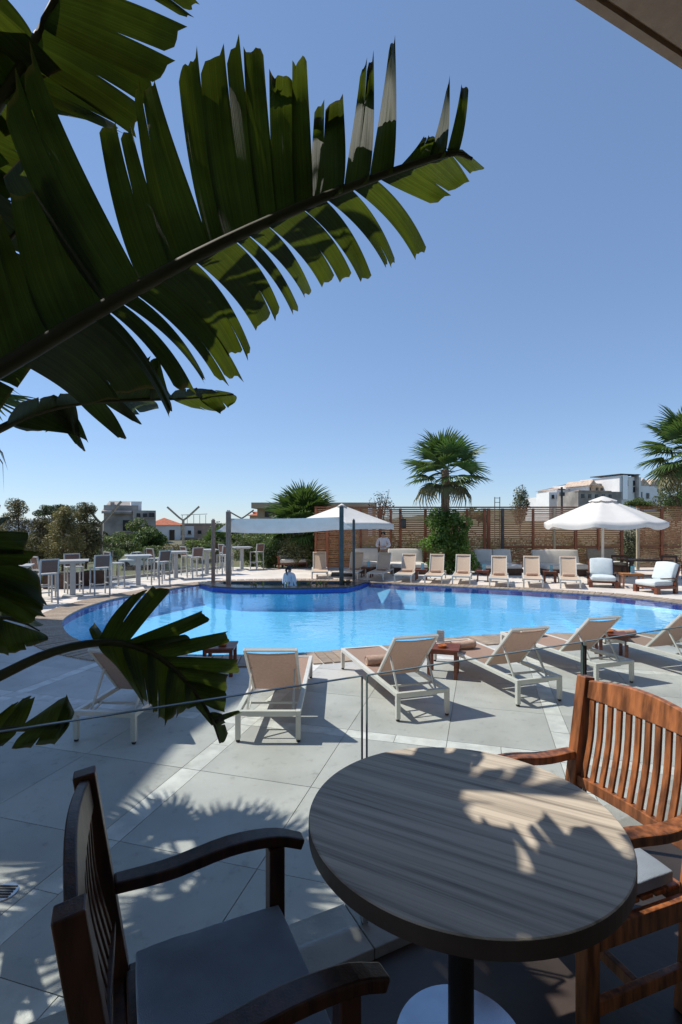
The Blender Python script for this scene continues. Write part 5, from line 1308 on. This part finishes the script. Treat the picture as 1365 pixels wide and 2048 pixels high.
# red roofed house and sandstone house
r2 = bld('red_roofed_house','house with red tiled roof beyond the rounded tree'); bbox(MB(),pbox(288,340,1049,1105,72,7)).build('wall', M_bwhite, r2)
ro = gable(r2,284,344,1035,1050,72,7,M_rtile); bbox(MB(),pbox(318,328,1060,1085,71.9,.3)).build('door', M_win, r2)
r3 = bld('sandstone_house','low flat sandstone house with four small windows'); bbox(MB(),pbox(350,425,1049,1078,76,7)).build('wall', M_bpink, r3)
bbox(MB(),pbox(347,428,1046.5,1049,75.7,7.6)).build('parapet', M_conc, r3); bbox(MB(),pbox(350,381,1052,1075,75.9,.3)).build('plaster_front', M_bwhite, r3)
for a,c_ in ((357,362),(369,375),(388,395),(409,416)): win(r3,a,c_,1061,1068,75.85)
pg = bld('roof_pergola','thin metal pergola frame on the sandstone house roof','pergola')
for px in (365,375,388,400,412): MB().beam(W(px,1047,78),W(px,1030,78),.06,.06).build('post', M_wire, pg)
for yy in (78,80): MB().beam(W(362,1030,yy),W(415,1028,yy),.07,.07).build('beam', M_wire, pg)
r3b = bld('earth_bank','dry ochre earth bank below the sandstone house','bank'); 
# beige long building behind the umbrella
r4 = bld('beige_house','long beige flat roofed house behind the square umbrella')
bbox(MB(),pbox(515,752,1016,1110,46,8)).build('wall', M_bbeig, r4); bbox(MB(),pbox(503,754,1005,1016.5,45,10)).build('roof_slab', M_bbeig, r4)
for a,c_ in ((530,545),(700,712)): win(r4,a,c_,1022,1034,45.95)
MB().box(((741-CX)*44.6/F,44.6,2.2),(.35,.35,2.6)).build('chimney', M_bwhite, r4)
r4b = bld('tiled_house','small house with tiled roof left of the beige house'); bbox(MB(),pbox(500,522,1030,1090,55,5)).build('wall', M_bbeig, r4b); gable(r4b,498,524,1022,1031,55,5,M_rtile)
r0 = bld('distant_houses','cluster house with brown walls below the stone pine'); bbox(MB(),pbox(60,104,1040,1090,70,6)).build('wall', M_bpink, r0); bbox(MB(),pbox(66,82,1036,1060,69.5,4)).build('upper_room', M_bwhite, r0)
for a,c_ in ((64,70),(86,93)): win(r0,a,c_,1046,1055,69.4)
r0b = bld('distant_house','pale house at the edge behind the spiky conifer'); bbox(MB(),pbox(-20,40,1040,1090,74,6)).build('wall', M_bwhite, r0b)
bpy.data.objects.remove(r3b)
# white villas on the hill
v1 = bld('white_villa','large white villa with tall glazed stair tower on the hill'); Yv = 82
bbox(MB(),pbox(1205,1262,955,1045,Yv,8)).build('tower', M_bwhite, v1); bbox(MB(),pbox(1212,1225,952,1000,Yv-.2,4)).build('stair_glass', M_steel, v1); bbox(MB(),pbox(1247,1253,949,1003,Yv-.4,1)).build('pillar', M_bgrey, v1)
bbox(MB(),pbox(1252,1325,972,1045,Yv+.3,9)).build('wing', M_bwhite, v1)
gable(v1,1254,1286,957,972,Yv+.6,9,M_ptile,False); gable(v1,1286,1330,956,972,Yv+.6,9,M_ptile,False)
bbox(MB(),pbox(1204,1256,949.5,951,Yv-.5,6)).build('roof_frame', M_wire, v1)
for a,c_,e_,f_ in ((1223,1227,962,972),(1241,1245,962,972),(1241,1245,975,985),(1258,1267,984,995),(1280,1286,986,996)): win(v1,a,c_,e_,f_,Yv-.05 if a < 1250 else Yv+.2)
v2 = bld('white_villa','white villa with pitched pale roof left of the stair tower'); bbox(MB(),pbox(1150,1208,968,1045,Yv+2,8)).build('wall', M_bwhite, v2); gable(v2,1160,1206,959,968,Yv+2,8,M_ptile); gable(v2,1150,1164,961,972,Yv+1.6,5,M_ptile,False)
bbox(MB(),pbox(1158,1200,972,985,Yv+1.4,2)).build('balcony_wall', M_bbeig, v2)
for a,c_ in ((1154,1158),(1166,1171),(1178,1183),(1190,1195)): win(v2,a,c_,976,984,Yv+1.35 if a>1157 else Yv+1.95)
v3 = bld('stone_villa','grey stone terraced house below the white villa'); bbox(MB(),pbox(1138,1240,983,1045,Yv-3,5)).build('wall', M_bgrey, v3); bbox(MB(),pbox(1138,1215,981.5,983.5,Yv-3.2,1)).build('parapet', M_bpink, v3)
for k in range(5): win(v3,1146+k*16,1152+k*16,989,997,Yv-3.05)
v4 = bld('white_villa','low white villa stepping down the hill at its left end'); bbox(MB(),pbox(1090,1140,985,1045,Yv+4,4)).build('wall', M_bwhite, v4); bbox(MB(),pbox(1108,1140,978,986,Yv+4.5,6)).build('upper_floor', M_bwhite, v4); gable(v4,1106,1142,973,979,Yv+4.5,6,M_ptile)
for k in range(4): win(v4,1096+k*11,1101+k*11,990,997,Yv+3.95)
v5 = bld('white_villa','small white house farthest down the hill'); bbox(MB(),pbox(1077,1092,994,1045,Yv+8,5)).build('wall', M_bwhite, v5); win(v5,1080,1084,997,1002,Yv+7.95)
spin(v1,1255,86,20); spin(v2,1180,88,20); spin(v3,1190,82,14); spin(v4,1118,89,9); spin(v5,1084,92,12); spin(r1,220,66,24); spin(r2,314,75,26); spin(r3,388,79,10); spin(r0,82,73,20)
# utility pole and lattice frame
up = empty('utility_pole', at(1124,70,3), 0, 'dark utility pole with crossarm in front of the hill houses', 'pole'); zt = CH-(974-HY)*70/F
MB().beam((0,0,0),(0,0,zt-3),.22,.22).build('mast', M_wire, up); MB().beam((-.5,0,zt-3.3),(.5,0,zt-3.3),.12,.12).build('crossarm', M_wire, up); MB().box((0,-.1,zt-4.0),(.6,.4,.5)).build('transformer', M_wire, up)
lf = empty('ladder_frame', at(995,40,0), 0, 'grey metal ladder frame sticking up above the slatted fence', 'mast'); zt = CH-(994-HY)*40/F
for s in (-.2,.2): MB().beam((s,0,0),(s,0,zt),.05,.05).build('upright', M_wire, lf)
for k in range(8): MB().beam((-.2,0,zt-.08-k*.35),(.2,0,zt-.08-k*.35),.04,.04).build('rung', M_wire, lf)
# parked car below the deck
cr_ = empty('parked_car', at(286,44,gh(-17,44)+.05), .2, 'white car parked among the bushes below the glass fence', 'car')
cb = MB(); cb.add([(-1.9,-.8,.3),(1.9,-.8,.3),(1.9,.8,.3),(-1.9,.8,.3),(-1.9,-.82,.75),(1.95,-.82,.7),(1.95,.82,.7),(-1.9,.82,.75),(-1.2,-.68,.85),(1.0,-.68,.85),(1.0,.68,.85),(-1.2,.68,.85),(-.8,-.6,1.42),(.45,-.6,1.42),(.45,.6,1.42),(-.8,.6,1.42)],
 [(3,2,1,0),(0,1,5,4),(1,2,6,5),(2,3,7,6),(3,0,4,7),(4,5,9,8),(5,6,10,9),(6,7,11,10),(7,4,8,11),(8,9,13,12),(9,10,14,13),(10,11,15,14),(11,8,12,15),(12,13,14,15)]); cb.build('body', M_carw, cr_, bevel=.04)
for s in (-1,1):
    MB().hexa([(-.95,s*.69,.9),(.8,s*.69,.9),(.8,s*.64,.9),(-.95,s*.64,.9),(-.72,s*.63,1.36),(.4,s*.63,1.36),(.4,s*.6,1.36),(-.72,s*.6,1.36)]).build('side_window', M_win, cr_)
    for x in (-1.2,1.25):
        M_ = MB(); pr_ = [(x+.31*math.cos(t*.3927), s*.78, .31+.31*math.sin(t*.3927)) for t in range(16)]; M_.tube([(x,s*.66,.31),(x,s*.84,.31)],.31,16).build('wheel', M_black, cr_)
